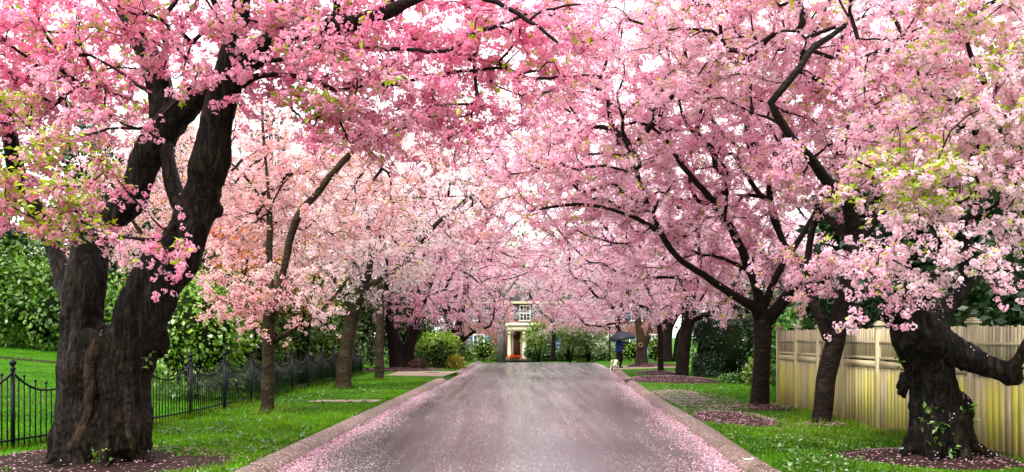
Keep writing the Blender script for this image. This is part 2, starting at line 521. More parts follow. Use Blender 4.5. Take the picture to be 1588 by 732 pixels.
n.links.new(b.outputs[0], out.inputs[0]); M['kerb'] = m

# fence boards: weathered wood with yellow-green algae that runs down in streaks
def board_mat(name, algae):
    m, n, out = new_mat(name)
    oi = N(n, "ObjectInfo")
    geo = N(n, "NewGeometry")
    mp = N(n, "Mapping"); mp.inputs['Scale'].default_value = (9, 9, 0.7)
    n.links.new(geo.outputs['Position'], mp.inputs[0])
    st = noise(n, mp.outputs[0], 1.6, 6, 0.65)
    gr = N(n, "Mapping"); gr.inputs['Scale'].default_value = (60, 60, 2.0); n.links.new(geo.outputs['Position'], gr.inputs[0])
    grain = noise(n, gr.outputs[0], 1.0, 4, 0.6)
    wood = ramp(n, grain.outputs[0], [(0.3, (0.34, 0.27, 0.17)), (0.7, (0.62, 0.53, 0.38))])
    sz = N(n, "SeparateXYZ"); n.links.new(geo.outputs['Position'], sz.inputs[0])
    hi = ramp(n, math_n(n, 'MULTIPLY', sz.outputs[2], 0.5), [(0.03, (0.45, 0.45, 0.45)), (0.14, (1, 1, 1)), (0.5, (1, 1, 1)), (0.58, (0.5, 0.5, 0.5)), (.9, (.35, .35, .35))])
    k = math_n(n, 'ADD', math_n(n, 'MULTIPLY', st.outputs[0], 1.1), math_n(n, 'MULTIPLY', math_n(n, 'SUBTRACT', oi.outputs['Random'], 0.5), 0.55))
    k = math_n(n, 'MULTIPLY', ramp(n, k, [(0.2, (0, 0, 0)), (0.66, (1, 1, 1))]), hi)
    alg = ramp(n, st.outputs[0], [(0.35, (0.34, 0.31, 0.02)), (0.7, (0.52, 0.44, 0.04))])
    c = mixc(n, math_n(n, 'MULTIPLY', k, algae), wood, alg)
    foot = ramp(n, sz.outputs[2], [(0.1, (1, 1, 1)), (0.42, (0, 0, 0))])
    c = mixc(n, math_n(n, 'MULTIPLY', foot, 0.5), c, (0.5, 0.3, 0.15))
    c = mixc(n, 1.0, c, ramp(n, oi.outputs['Random'], [(0.0, (0.68, 0.66, 0.64)), (0.5, (1, 1, 1)), (1.0, (1.15, 1.15, 1.15))]), 'MULTIPLY')
    b = N(n, "BsdfPrincipled", Roughness=0.65); b.inputs['Specular IOR Level'].default_value = 0.3
    n.links.new(c, b.inputs['Base Color']); n.links.new(bump(n, grain.outputs[0], 0.35, 0.004), b.inputs['Normal'])
    n.links.new(b.outputs[0], out.inputs[0])
    return m
M['board'] = board_mat('algae streaked fence boards', 0.9)
M['fencewood'] = board_mat('weathered fence timber', 0.42)

# ---------------------------------------------------------------- ground, road, kerbs
ys = np.concatenate([np.arange(-30, 58, 2.0), np.arange(58, 92, 1.5), [95, 110, 140, 200, 320, 600, 1500]])
rows = []
for y in ys:
    l, r = float(edgeL(y)), float(edgeR(y))
    xs = [-1500, -400, -120, -60, -35, -23, -20, -17, -14, -11, -9, -8, -7.2, -6, -4.6, l - KW + .03, l - 0.12, r + 0.12, r + KW - .03, 4.9 + max(0, r - 4), 6.2 + max(0, r - 4), 8, 11, 16, 25, 45, 120, 400, 1500]
    xs = np.maximum.accumulate(np.array(xs) + np.arange(len(xs)) * 1e-4)
    z = gz(xs, np.full(len(xs), y))
    z[16] = z[17] = dip(y) - 0.15
    rows.append(np.c_[xs, np.full(len(xs), y), z])
nc = len(rows[0])
V = np.vstack(rows)
i = np.arange(len(ys) - 1)[:, None] * nc; j = np.arange(nc - 1)[None, :]
Q = np.stack([i + j, i + j + 1, i + nc + j + 1, i + nc + j], -1).reshape(-1, 4)
g = link("ground", make_mesh("ground", V, [Q], False), M['lawn'])
tag(g, "green lawns on both sides of the road", kind='structure')

ysr = np.concatenate([np.arange(-20, 60, 1.0), np.arange(60, 79, 1.0)])
rows, edg = [], []
ts = np.array([0, .015, .03, .05, .08, .12, .18, .26, .36, .5, .64, .74, .82, .88, .92, .95, .97, .985, 1])
for y in ysr:
    l, r = float(edgeL(y)) - 0.01, float(edgeR(y)) + 0.01
    xs = l + (r - l) * ts
    crown = 0.05 * (1 - ((xs - (l + r) / 2) / ((r - l) / 2)) ** 2)
    rows.append(np.c_[xs, np.full(len(xs), y), dip(y) + crown - 0.02])
    edg.append(np.minimum(xs - l, r - xs))
nc = len(ts)
i = np.arange(len(ysr) - 1)[:, None] * nc; j = np.arange(nc - 1)[None, :]
Q = np.stack([i + j, i + j + 1, i + nc + j + 1, i + nc + j], -1).reshape(-1, 4)
road = link("road", make_mesh("road", np.vstack(rows), [Q], True, floats={'edge': np.concatenate(edg)}), M['asphalt'])
tag(road, "wet grey asphalt road strewn with pink petals", kind='structure')

def kerb(name, edge, side, y0, y1, label):
    """rolled kerb in cast lengths with open joints"""
    root = thing(name, label, None, (float(edge(y0)), y0, 0))
    root['kind'] = 'structure'
    prof = [(-0.02, -0.14), (-0.02, 0.0), (0.035, 0.045), (0.09, 0.088), (0.16, 0.105), (KW - 0.03, 0.108), (KW - 0.015, 0.09), (KW - .015, -0.14)]
    L = 2.4
    y = y0; k = 0
    while y < y1 - 0.1:
        e = min(y + L - 0.045, y1)
        yy = np.linspace(y, e, 4)
        mb = MB(); Vs = []
        for q in yy:
            x0 = float(edge(q)); dz = float(dip(q)) + 0.008 * math.sin(k * 7.1)
            for (a, z) in prof: Vs.append((x0 + side * a, q, z + dz))
        n_ = len(prof); Qs = []
        for a in range(3):
            for c_ in range(n_ - 1):
                f_ = (a * n_ + c_, a * n_ + c_ + 1, (a + 1) * n_ + c_ + 1, (a + 1) * n_ + c_)
                Qs.append(f_ if side < 0 else f_[::-1])
        for base_ in (0, 3 * n_):
            for c_ in range(0, n_ - 2):
                pass
        mb.add(Vs, Q=Qs)
        mb.add(Vs[:n_], T=[(0, c_, c_ + 1) for c_ in range(1, n_ - 1)])
        mb.add(Vs[-n_:], T=[(0, c_ + 1, c_) for c_ in range(1, n_ - 1)])
        mb.build("kerb_section", M['kerb'], root)
        y += L; k += 1
    return root
kerb("kerb", edgeL, -1, -10, 36.0, "brown aggregate kerb along the side with the iron fence")
kerb("kerb", edgeL, -1, 43.2, 66.0, "short kerb beyond the sandy driveway apron")
kr = kerb("kerb", edgeR, 1, -10, 45.0, "brown aggregate kerb along the side with the board fence")
mk = MB()
x0 = float(edgeR(12.15))
mk.box(x0 + 0.09, x0 + 0.27, 12.12, 12.18, 0.10, 0.1135)
o = mk.build("painted_mark", M['paint_mark'], kr); o['label'] = "white painted stripe across the kerb"

def sheet(name, pts, mat, dz, label, kind='structure', sub=4):
    """flat sheet over the lawn following its height; pts = 4 corners"""
    a, b_, c_, d_ = [np.array(p, float) for p in pts]
    V = []
    for s in np.linspace(0, 1, sub + 1):
        for t in np.linspace(0, 1, sub + 1):
            p = lerp(lerp(a, b_, t), lerp(d_, c_, t), s)
            V.append((p[0], p[1], float(gz(p[0], p[1])) + dz))
    n_ = sub + 1
    Q = [(r_ * n_ + k, r_ * n_ + k + 1, (r_ + 1) * n_ + k + 1, (r_ + 1) * n_ + k) for r_ in range(sub) for k in range(sub)]
    o = link(name, make_mesh(name, V, [np.array(Q)]), mat)
    return tag(o, label, kind=kind)
sheet("driveway", [(-2.75, 37.5), (-5.2, 38.5), (-5.2, 42.8), (-2.45, 43.1)], M['sand'], 0.006, "sandy driveway apron joining the road")
sheet("side_drive", [(5.0, 45.2), (9.5, 49.5), (10, 53), (5.4, 52.0)], M['sand'], 0.006, "pale side drive running off behind the dog walker", sub=10)
sheet("garden_path", [(-3.3, 22.9), (-5.0, 22.9), (-5.0, 23.6), (-3.3, 23.7)], M['sand'], 0.005, "short petal strewn path crossing the verge")

# mulch beds round the trees, low mounds
def bed(name, x, y, rx, ry, h, label):
    mb = MB(); n_ = 28; R_ = [1.0, .85, .6, .3]
    V = []
    ph = rng.random() * 6
    for r_ in R_:
        for k in range(n_):
            t = 2 * math.pi * k / n_
            w = 1 + 0.16 * math.sin(2 * t + ph) + 0.12 * math.sin(3 * t + 3 * ph) + 0.08 * math.sin(7 * t + 2 * ph)
            px_, py_ = x + math.cos(t) * rx * r_ * w, y + math.sin(t) * ry * r_ * w
            V.append((px_, py_, float(gz(px_, py_)) - 0.02 + 0.026 + h * (1 - r_ ** 2) + (0.02 * math.sin(5 * t + ph * 3) * h * 8 if r_ < 1 else -0.02)))
    V.append((x, y, float(gz(x, y)) + h + 0.01))
    Q = [(a * n_ + k, a * n_ + (k + 1) % n_, (a + 1) * n_ + (k + 1) % n_, (a + 1) * n_ + k) for a in range(3) for k in range(n_)]
    T = [(3 * n_ + k, 3 * n_ + (k + 1) % n_, 4 * n_) for k in range(n_)]
    mb.add(V, T=T, Q=Q)
    o = mb.build(name, M['soil'], None, True)
    return tag(o, label, kind='structure')
BEDS = [(-5.3, 11.9, 1.75, 1.5, 0.08, "dark mulch under the big old tree by the iron fence"),
        (5.45, 12.1, 1.15, 1.0, 0.10, "dark mulch under the gnarled tree by the board fence"),
        (5.6, 20.9, 0.75, 0.7, 0.07, "petal covered mulch ring under the forked tree by the fence corner"),
        (5.75, 34.2, 1.6, 2.6, 0.14, "wide petal covered mulch mound under the leaning tree by the hedge"),
        (6.3, 40.5, 1.0, 1.6, 0.12, "petal covered mulch mound under the slim tree"),
        (7.4, 50.5, 1.3, 1.5, 0.16, "petal covered mulch mound under the tree with a knot hole"),
        (4.3, 18.2, 0.75, 1.8, 0.03, "bare bed of petals between kerb and lawn"),
        (5.65, 16.9, 0.4, 0.4, 0.03, "thin mulch at the foot of the slanting tree by the board fence"),
        (-5.3, 45.2, 2.0, 2.4, 0.10, "mulch under the double trunked tree")]
for b_ in BEDS:
    bed("mulch_bed", *b_)

# paving stones between kerb and lawn
pv = thing("paver_path", "strip of narrow weathered paving stones in the lawn beside the kerb", "paving", (4.6, 26, 0.1))
pv['kind'] = 'structure'; del pv['category']
for k in range(8):
    y = 20.3 + k * 0.95
    x0 = float(edgeR(y)) + KW + 0.08
    for q in range(3):
        mb = MB(); w = 0.32 + 0.04 * random.random(); xa = x0 + q * .38 + 0.03 * random.random(); yq = y + .06 * random.random()
        mb.box(xa, xa + w, yq, yq + 0.5 + .06 * random.random(), 0.02, 0.108 + 0.012 * random.random())
        mb.build("paving_stone", M['stone'], pv)

def leaves_mesh(pos, dirs, size, cols):
    """folded leaves: 4 triangles around a midrib"""
    n_ = len(pos)
    d = dirs / (np.linalg.norm(dirs, axis=1)[:, None] + 1e-9)
    s = np.cross(d, np.array([0, 0, 1.0]) + rng.normal(0, .5, (n_, 3))); s /= np.linalg.norm(s, axis=1)[:, None] + 1e-9
    u = np.cross(s, d)
    L = size[:, None]
    v0 = pos; v3 = pos + d * L - u * L * 0.12
    mid = pos + d * L * 0.5
    v1 = mid + s * L * 0.26 + u * L * 0.10; v2 = mid - s * L * 0.26 + u * L * 0.10
    V = np.stack([v0, v1, v3, v2], 1).reshape(-1, 3)
    b = np.arange(n_)[:, None] * 4
    T = np.concatenate([b + np.array([[0, 1, 2]]), b + np.array([[0, 2, 3]])])
    return V, T, np.repeat(cols, 4, 0)

# ---------------------------------------------------------------- scattered petals and grass
def petals(name, pos, size, label, c1=(0.55, 0.2, 0.3), c2=(0.88, 0.6, 0.68)):
    n_ = len(pos)
    th = rng.random(n_) * 2 * math.pi
    s = size * (0.7 + 0.6 * rng.random(n_))
    u = np.c_[np.cos(th), np.sin(th), rng.normal(0, .2, n_)] * s[:, None]
    w = np.c_[-np.sin(th), np.cos(th), rng.normal(0, .2, n_)] * s[:, None] * 0.7
    V = np.stack([pos - u, pos - w, pos + u, pos + w], 1).reshape(-1, 3)
    Q = np.arange(4 * n_).reshape(-1, 4)
    t = rng.random(n_)[:, None]
    c = np.repeat(lerp(np.array(c1), np.array(c2), t), 4, 0)
    o = link(name, make_mesh(name, V, [Q], False, c), M['petal'])
    return tag(o, label, kind='stuff')

def near_y(n_, y0, y1, p=1.0):
    """depth samples, denser close to the camera"""
    u = rng.random(n_)
    return 1.0 / lerp(1 / y0, 1 / y1, u) if p == 1 else y0 + (y1 - y0) * u ** p

yy = near_y(9000, 9.5, 50)
side = rng.random(9000) < 0.5
dist = rng.exponential(0.24, 9000) * (.35 + 1.1 * (0.5 + 0.5 * vnoise(np.c_[yy * 1.1, side * 9.0, np.zeros(9000)])) ** 1.5 * 1.6)
xx = np.where(side, edgeL(yy) + dist, edgeR(yy) - dist)
petals("fallen_petals", np.c_[xx, yy, dip(yy) - 0.012 + 0.02 * np.exp(-dist) + 0.006], 0.017, "drifts of pink petals along both gutters", (0.7, 0.3, 0.42), (0.92, 0.62, 0.7))
yy = near_y(2000, 9.5, 40)
xx = np.where(rng.random(2000) < 0.5, edgeL(yy) - rng.random(2000) * 3.4, edgeR(yy) + 0.1 + rng.random(2000) * 2.6)
kk = (xx > edgeL(yy) - KW) & (xx < edgeR(yy) + KW)
petals("scattered_petals", np.c_[xx, yy, gz(xx, yy) + np.where(kk, 0.03, 0.045)], 0.010, "pale petals scattered on grass and kerbs", (0.75, 0.5, 0.55), (0.93, 0.78, 0.82))
pp = []
for (x, y, rx, ry, h, _) in BEDS + [(4.6, 24, .9, 3.9, .012, '')]:
    n_ = int(800 + 350 * rx * ry) if y > 15 else 900
    r_ = np.where(rng.random(n_) < .6, np.sqrt(rng.random(n_)), .7 + rng.exponential(.3, n_)); t = rng.random(n_) * 2 * math.pi
    px_, py_ = x + np.cos(t) * rx * r_, y + np.sin(t) * ry * r_
    pp.append(np.c_[px_, py_, gz(px_, py_) + 0.02 + h * (1 - r_ ** 2).clip(0) + 0.012])
petals("mulch_petals", np.vstack(pp), 0.017, "pink petals lying on the mulch beds", (0.4, 0.13, 0.2), (0.86, 0.55, 0.64))

def grass(name, x, y, hgt, wid, label, c1=(0.03, 0.11, 0.002), c2=(0.16, 0.38, 0.006)):
    n_ = len(x)
    z = gz(x, y)
    th = rng.random(n_) * math.pi
    h = hgt * (0.5 + 0.8 * rng.random(n_)) * (1 + 0.4 * vnoise(np.c_[x * 1.3, y * 1.3, np.zeros(n_)]))
    b_ = np.c_[np.cos(th), np.sin(th), np.zeros(n_)] * wid
    tip = np.c_[rng.normal(0, .35, n_), rng.normal(0, .35, n_), np.ones(n_)] * h[:, None]
    p = np.c_[x, y, z - 0.004]
    V = np.stack([p - b_, p + b_, p + tip], 1).reshape(-1, 3)
    t = (0.45 + 0.45 * vnoise(np.c_[x * .8, y * .8, np.ones(n_) * 3]) + .3 * vnoise(np.c_[x * 3, y * 3, np.ones(n_)]) + rng.normal(0, .22, n_)).clip(0, 1)[:, None]
    c = lerp(np.array(c1), np.array(c2), t)
    dry = (rng.random(n_) < .05 + .12 * (vnoise(np.c_[x * .6 + 7, y * .6, np.zeros(n_)]) > .3))[:, None]
    c = np.where(dry, np.array([.26, .22, .06]) * (.6 + .6 * rng.random((n_, 1))), c)
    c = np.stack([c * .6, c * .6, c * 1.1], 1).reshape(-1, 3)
    o = link(name, make_mesh(name, V, [np.arange(3 * n_).reshape(-1, 3)], False, c), M['grassblade'])
    return tag(o, label, kind='stuff')

def outside_beds(x, y):
    k = np.ones(len(x), bool)
    for (bx, by, rx, ry, h, _) in BEDS:
        k &= ((x - bx) / rx) ** 2 + ((y - by) / ry) ** 2 > 0.9 + 0.5 * rng.random(len(x)) ** 3
    k &= ~((x > edgeR(y) + .3) & (x < edgeR(y) + 1.4) & (y > 20) & (y < 28) & (rng.random(len(x)) < .55))
    k &= ~((y > 22.5) & (y < 23.7) & (x < -3.2) & (x > -6))
    k &= ~((y > 36) & (y < 43.2) & (x < 0))
    k &= ~((y > 45) & (y < 54) & (x > 4))
    return k
yy = near_y(62000, 10.0, 60); xx = edgeL(yy) - KW - rng.random(62000) ** 1.1 * 3.6
k = outside_beds(xx, yy); grass("verge_grass", xx[k], yy[k], 0.055, 0.008, "short bright grass between kerb and iron fence")
yy = near_y(62000, 10.0, 60); xx = edgeR(yy) + KW + rng.random(62000) * np.where(yy < 22, 2.9, 6)
k = outside_beds(xx, yy) & ~((yy < 21.7) & (xx > 6.15)); grass("lawn_grass", xx[k], yy[k], 0.055, 0.008, "short bright grass between kerb and board fence", (0.016, 0.075, 0.002), (0.12, 0.30, 0.005))
wy = near_y(1100, 10.5, 30); wx = np.where(rng.random(1100) < .5, edgeL(wy) - KW - rng.random(1100) * 3, edgeR(wy) + KW + rng.random(1100) * 2.4)
kk = vnoise(np.c_[wx * .9, wy * .9, np.zeros(1100)]) > -.1; wx, wy = wx[kk], wy[kk]
wp = np.repeat(np.c_[wx, wy, gz(wx, wy) + .02], 6, 0); wd = rng.normal(size=wp.shape) * np.array([1, 1, .2]) + np.array([0, 0, .35])
V, T, C = leaves_mesh(wp, wd, .05 + .05 * rng.random(len(wp)), lerp(np.array([.04, .10, .012]), np.array([.13, .24, .03]), rng.random((len(wp), 1))))
tag(link("lawn_weeds", make_mesh("lawn_weeds", V, [T], False, C), M['leaf']), "low broad leafed weeds in the verge grass", kind='stuff')
def tuft_ring(spots, per, rr):
    X, Y = [], []
    for (cx_, cy_, r0) in spots:
        a = rng.random(per) * 2 * math.pi; q = r0 + rng.exponential(rr, per)
        X.append(cx_ + np.cos(a) * q); Y.append(cy_ + np.sin(a) * q)
    return np.concatenate(X), np.concatenate(Y)
gx, gy = tuft_ring([(-5.05, 19.3, .18), (-5.15, 28.7, .28), (-4.98, 35, .2), (5.6, 16.9, .25), (5.56, 20.9, .3), (-4.2, 12.6, .2), (-3.9, 16.0, .0), (-5.6, 21.5, 0), (4.4, 13.6, 0), (4.9, 15.2, 0)], 260, .16)
ty = near_y(3500, 11, 22); ff = np.interp(ty, [8.5, 10, 11.45, 12.9, 14.35, 15.8, 21.7], [6.9, 6.68, 6.5, 6.36, 6.26, 6.21, 6.2]) - .05 - rng.exponential(.06, 3500)
ty2 = near_y(4500, 11, 40); ff2 = np.array([-6.35] * 4500) + np.interp(ty2, [11.2, 13.3, 14.8, 16.5, 18.4, 40], [-1.05, -.77, -.5, -.16, 0, 0]) + rng.normal(0, .07, 4500)
grass("tall_grass", np.concatenate([gx, ff, ff2]), np.concatenate([gy, ty, ty2]), .13, .008, "longer grass tufts along the fences and trunk feet", (.03, .09, .002), (.2, .36, .01))
yy = near_y(45000, 11.5, 45); xx = -6.7 - rng.random(45000) * (yy * 0.55 - 4)
grass("garden_grass", xx, yy, 0.06, 0.012, "bright lawn behind the iron fence", (0.035, 0.16, 0.002), (0.12, 0.40, 0.006))

# ---------------------------------------------------------------- cherry trees
def flower_cluster(nf, petals_n, R_, pr, seed):
    """pompom of open flowers: verts, tris, shade (0 heart .. 1 petal tip)"""
    r = np.random.default_rng(seed)
    V, T, S = [], [], []
    for k in range(nf):
        d = r.normal(size=3); d /= np.linalg.norm(d)
        c = d * R_ * (0.25 + 0.85 * r.random() ** .7)
        nrm = d + r.normal(0, .35, 3); nrm /= np.linalg.norm(nrm)
        u = np.cross(nrm, [0.31, 0.7, 0.2]); u /= np.linalg.norm(u); w = np.cross(nrm, u)
        b = len(V); V.append(c); S.append(0.0)
        a0 = r.random() * 6
        s = pr * (0.8 + 0.4 * r.random())
        for q in range(petals_n):
            for da in (-0.46, 0.46):
                a = a0 + (q + da) * 2 * math.pi / petals_n
                V.append(c + (u * math.cos(a) + w * math.sin(a)) * s + nrm * s * (0.35 + 0.25 * r.random())); S.append(1.0 - 0.25 * r.random())
            T.append((b, b + 1 + 2 * q, b + 2 + 2 * q))
    return np.array(V), np.array(T), np.array(S)

LOD = {
    0: [flower_cluster(12, 4, 0.040, 0.0175, 10 + k) for k in range(8)],
    1: [flower_cluster(9, 3, 0.048, 0.025, 30 + k) for k in range(8)],
    2: [flower_cluster(6, 2, 0.065, 0.050, 50 + k) for k in range(8)],
    3: [flower_cluster(5, 2, 0.11, 0.085, 70 + k) for k in range(8)],
}

def rand_rot(n_):
    q = rng.normal(size=(n_, 4)); q /= np.linalg.norm(q, axis=1)[:, None]
    w, x, y, z = q.T
    return np.stack([1 - 2 * (y * y + z * z), 2 * (x * y - z * w), 2 * (x * z + y * w),
                     2 * (x * y + z * w), 1 - 2 * (x * x + z * z), 2 * (y * z - x * w),
                     2 * (x * z - y * w), 2 * (y * z + x * w), 1 - 2 * (x * x + y * y)], -1).reshape(-1, 3, 3)

def scatter_clusters(pos, lod, scale, ctip, cheart):
    """pos (n,3), ctip/cheart (n,3) -> V,T,C"""
    Vs, Ts, Cs, off = [], [], [], 0
    pick = rng.integers(0, 8, len(pos))
    for k in range(8):
        idx = np.where(pick == k)[0]
        if not len(idx): continue
        v, t, s = LOD[lod][k]
        R_ = rand_rot(len(idx)) * scale[idx][:, None, None]
        VV = np.einsum('nij,vj->nvi', R_, v) + pos[idx][:, None, :]
        CC = cheart[idx][:, None, :] * (1 - s)[None, :, None] + ctip[idx][:, None, :] * s[None, :, None]
        CC = CC * (0.86 + 0.28 * rng.random((len(idx), len(v), 1)))
        TT = t[None] + (np.arange(len(idx)) * len(v))[:, None, None] + off
        Vs.append(VV.reshape(-1, 3)); Ts.append(TT.reshape(-1, 3)); Cs.append(CC.reshape(-1, 3))
        off += len(idx) * len(v)
    return np.vstack(Vs), np.vstack(Ts), np.clip(np.vstack(Cs), 0, 0.97)

def resample(pts, step):
    """Catmull-Rom through (x,y,z,r) control points"""
    p = np.asarray(pts, float)
    if len(p) == 2:
        p = np.vstack([p[0], (p[0] + p[1]) / 2, p[1]])
    q = np.vstack([2 * p[0] - p[1], p, 2 * p[-1] - p[-2]])
    out = []
    for i in range(1, len(q) - 2):
        a, b, c, d = q[i - 1], q[i], q[i + 1], q[i + 2]
        m_ = max(1, int(np.linalg.norm(c[:3] - b[:3]) / step))
        for t in np.arange(m_) / m_:
            out.append(0.5 * (2 * b + (c - a) * t + (2 * a - 5 * b + 4 * c - d) * t * t + (3 * b - a - 3 * c + d) * t ** 3))
    out.append(q[-2])
    out = np.array(out)
    out[:, 3] = np.maximum(out[:, 3], 0.006)
    return out

def blob_points(blobs, spacing):
    """attraction points in ellipsoids (centre, radii)"""
    pts = []
    for c, r, k in blobs:
        vol = 4 / 3 * math.pi * r[0] * r[1] * r[2]
        n_ = max(3, int(k * vol / spacing ** 3))
        q = rng.normal(size=(n_ * 3, 3)); q /= np.linalg.norm(q, axis=1)[:, None]
        q *= (rng.random(n_ * 3) ** (1 / 2.4))[:, None]
        q = q * np.array(r) + np.array(c)
        keep = []
        for a in q:                                           # poor man's blue noise
            if len(keep) >= n_: break
            if keep and np.min(np.sum((np.array(keep[-200:]) - a) ** 2, 1)) < (0.6 * spacing) ** 2: continue
            keep.append(a)
        pts += keep
    return np.array(pts)

def grow(start, start_len, attr, bf, step):
    """joins every attraction point to the nearest wood (short path home preferred); returns nodes, parents (-1-k = start node k), attr node ids"""
    n0 = len(start)
    Pn = [np.array(p) for p in start]; par = [-1] * n0; Ln = list(start_len)
    PA = np.array(start); LA = np.array(start_len)
    D = np.linalg.norm(attr[:, None, :] - PA[None], axis=2)
    cost = D + bf * LA[None]
    bi = np.argmin(cost, 1); bc = cost[np.arange(len(attr)), bi]
    todo = np.ones(len(attr), bool); ids = np.zeros(len(attr), int)
    for _ in range(len(attr)):
        a = int(np.argmin(np.where(todo, bc, 1e9)))
        todo[a] = False
        s = bi[a]; p0, p1 = Pn[s], attr[a]
        d = np.linalg.norm(p1 - p0)
        m_ = max(2, int(d / step))
        if par[s] >= 0: di = Pn[s] - Pn[par[s]]
        else: di = p1 - p0
        di = di / (np.linalg.norm(di) + 1e-9)
        ctrl = p0 + di * d * 0.35 + np.array([0, 0, 0.08 * d]) + rng.normal(0, .05 * d, 3)
        prev = s; new = []
        for t in np.linspace(0, 1, m_ + 1)[1:]:
            q = (1 - t) ** 2 * p0 + 2 * t * (1 - t) * ctrl + t * t * p1 + rng.normal(0, .018, 3) * min(1, d) * (t < 1)
            Pn.append(q); par.append(prev); Ln.append(Ln[prev] + np.linalg.norm(q - Pn[prev]))
            prev = len(Pn) - 1; new.append(prev)
        ids[a] = prev
        NP = np.array([Pn[k] for k in new]); NL = np.array([Ln[k] for k in new])
        ti = np.where(todo)[0]
        if len(ti):
            c = np.linalg.norm(attr[ti][:, None] - NP[None], axis=2) + bf * NL[None]
            k = np.argmin(c, 1); cc = c[np.arange(len(ti)), k]
            up = cc < bc[ti]
            bc[ti[up]] = cc[up]; bi[ti[up]] = np.array(new)[k[up]]
    return np.array(Pn), np.array(par), ids, n0

def in_frame(p, margin=150):
    d = np.maximum(p[:, 1], 0.5)
    x = CX + F * p[:, 0] / d; y = HY - F * (p[:, 2] - CH) / d
    return (p[:, 1] > 1) & (x > -margin) & (x < 1588 + margin) & (y > -margin) & (y < 732 + margin)

PINKS = {   # petal tip pale, petal tip deep, heart
    'deep': ((0.97, 0.74, 0.83), (0.95, 0.36, 0.55), (0.85, 0.19, 0.36)),
    'pink': ((0.98, 0.88, 0.92), (0.98, 0.53, 0.68), (0.90, 0.36, 0.51)),
    'pale': ((0.98, 0.91, 0.94), (0.98, 0.57, 0.70), (0.91, 0.42, 0.55)),
    'peach': ((0.97, 0.85, 0.86), (0.96, 0.52, 0.58), (0.86, 0.44, 0.43)),
    'white': ((0.97, 0.93, 0.93), (0.96, 0.69, 0.75), (0.87, 0.60, 0.62)),
}
LEAFC = {'green': ((0.22, 0.38, 0.008), (0.55, 0.62, 0.02)), 'bronze': ((0.45, 0.18, 0.03), (0.55, 0.45, 0.04)), 'lime': ((0.34, 0.46, 0.008), (0.66, 0.64, 0.02)), 'red': ((0.5, 0.05, 0.02), (0.6, 0.16, 0.03))}
STAT = {}
TRUNK = {}

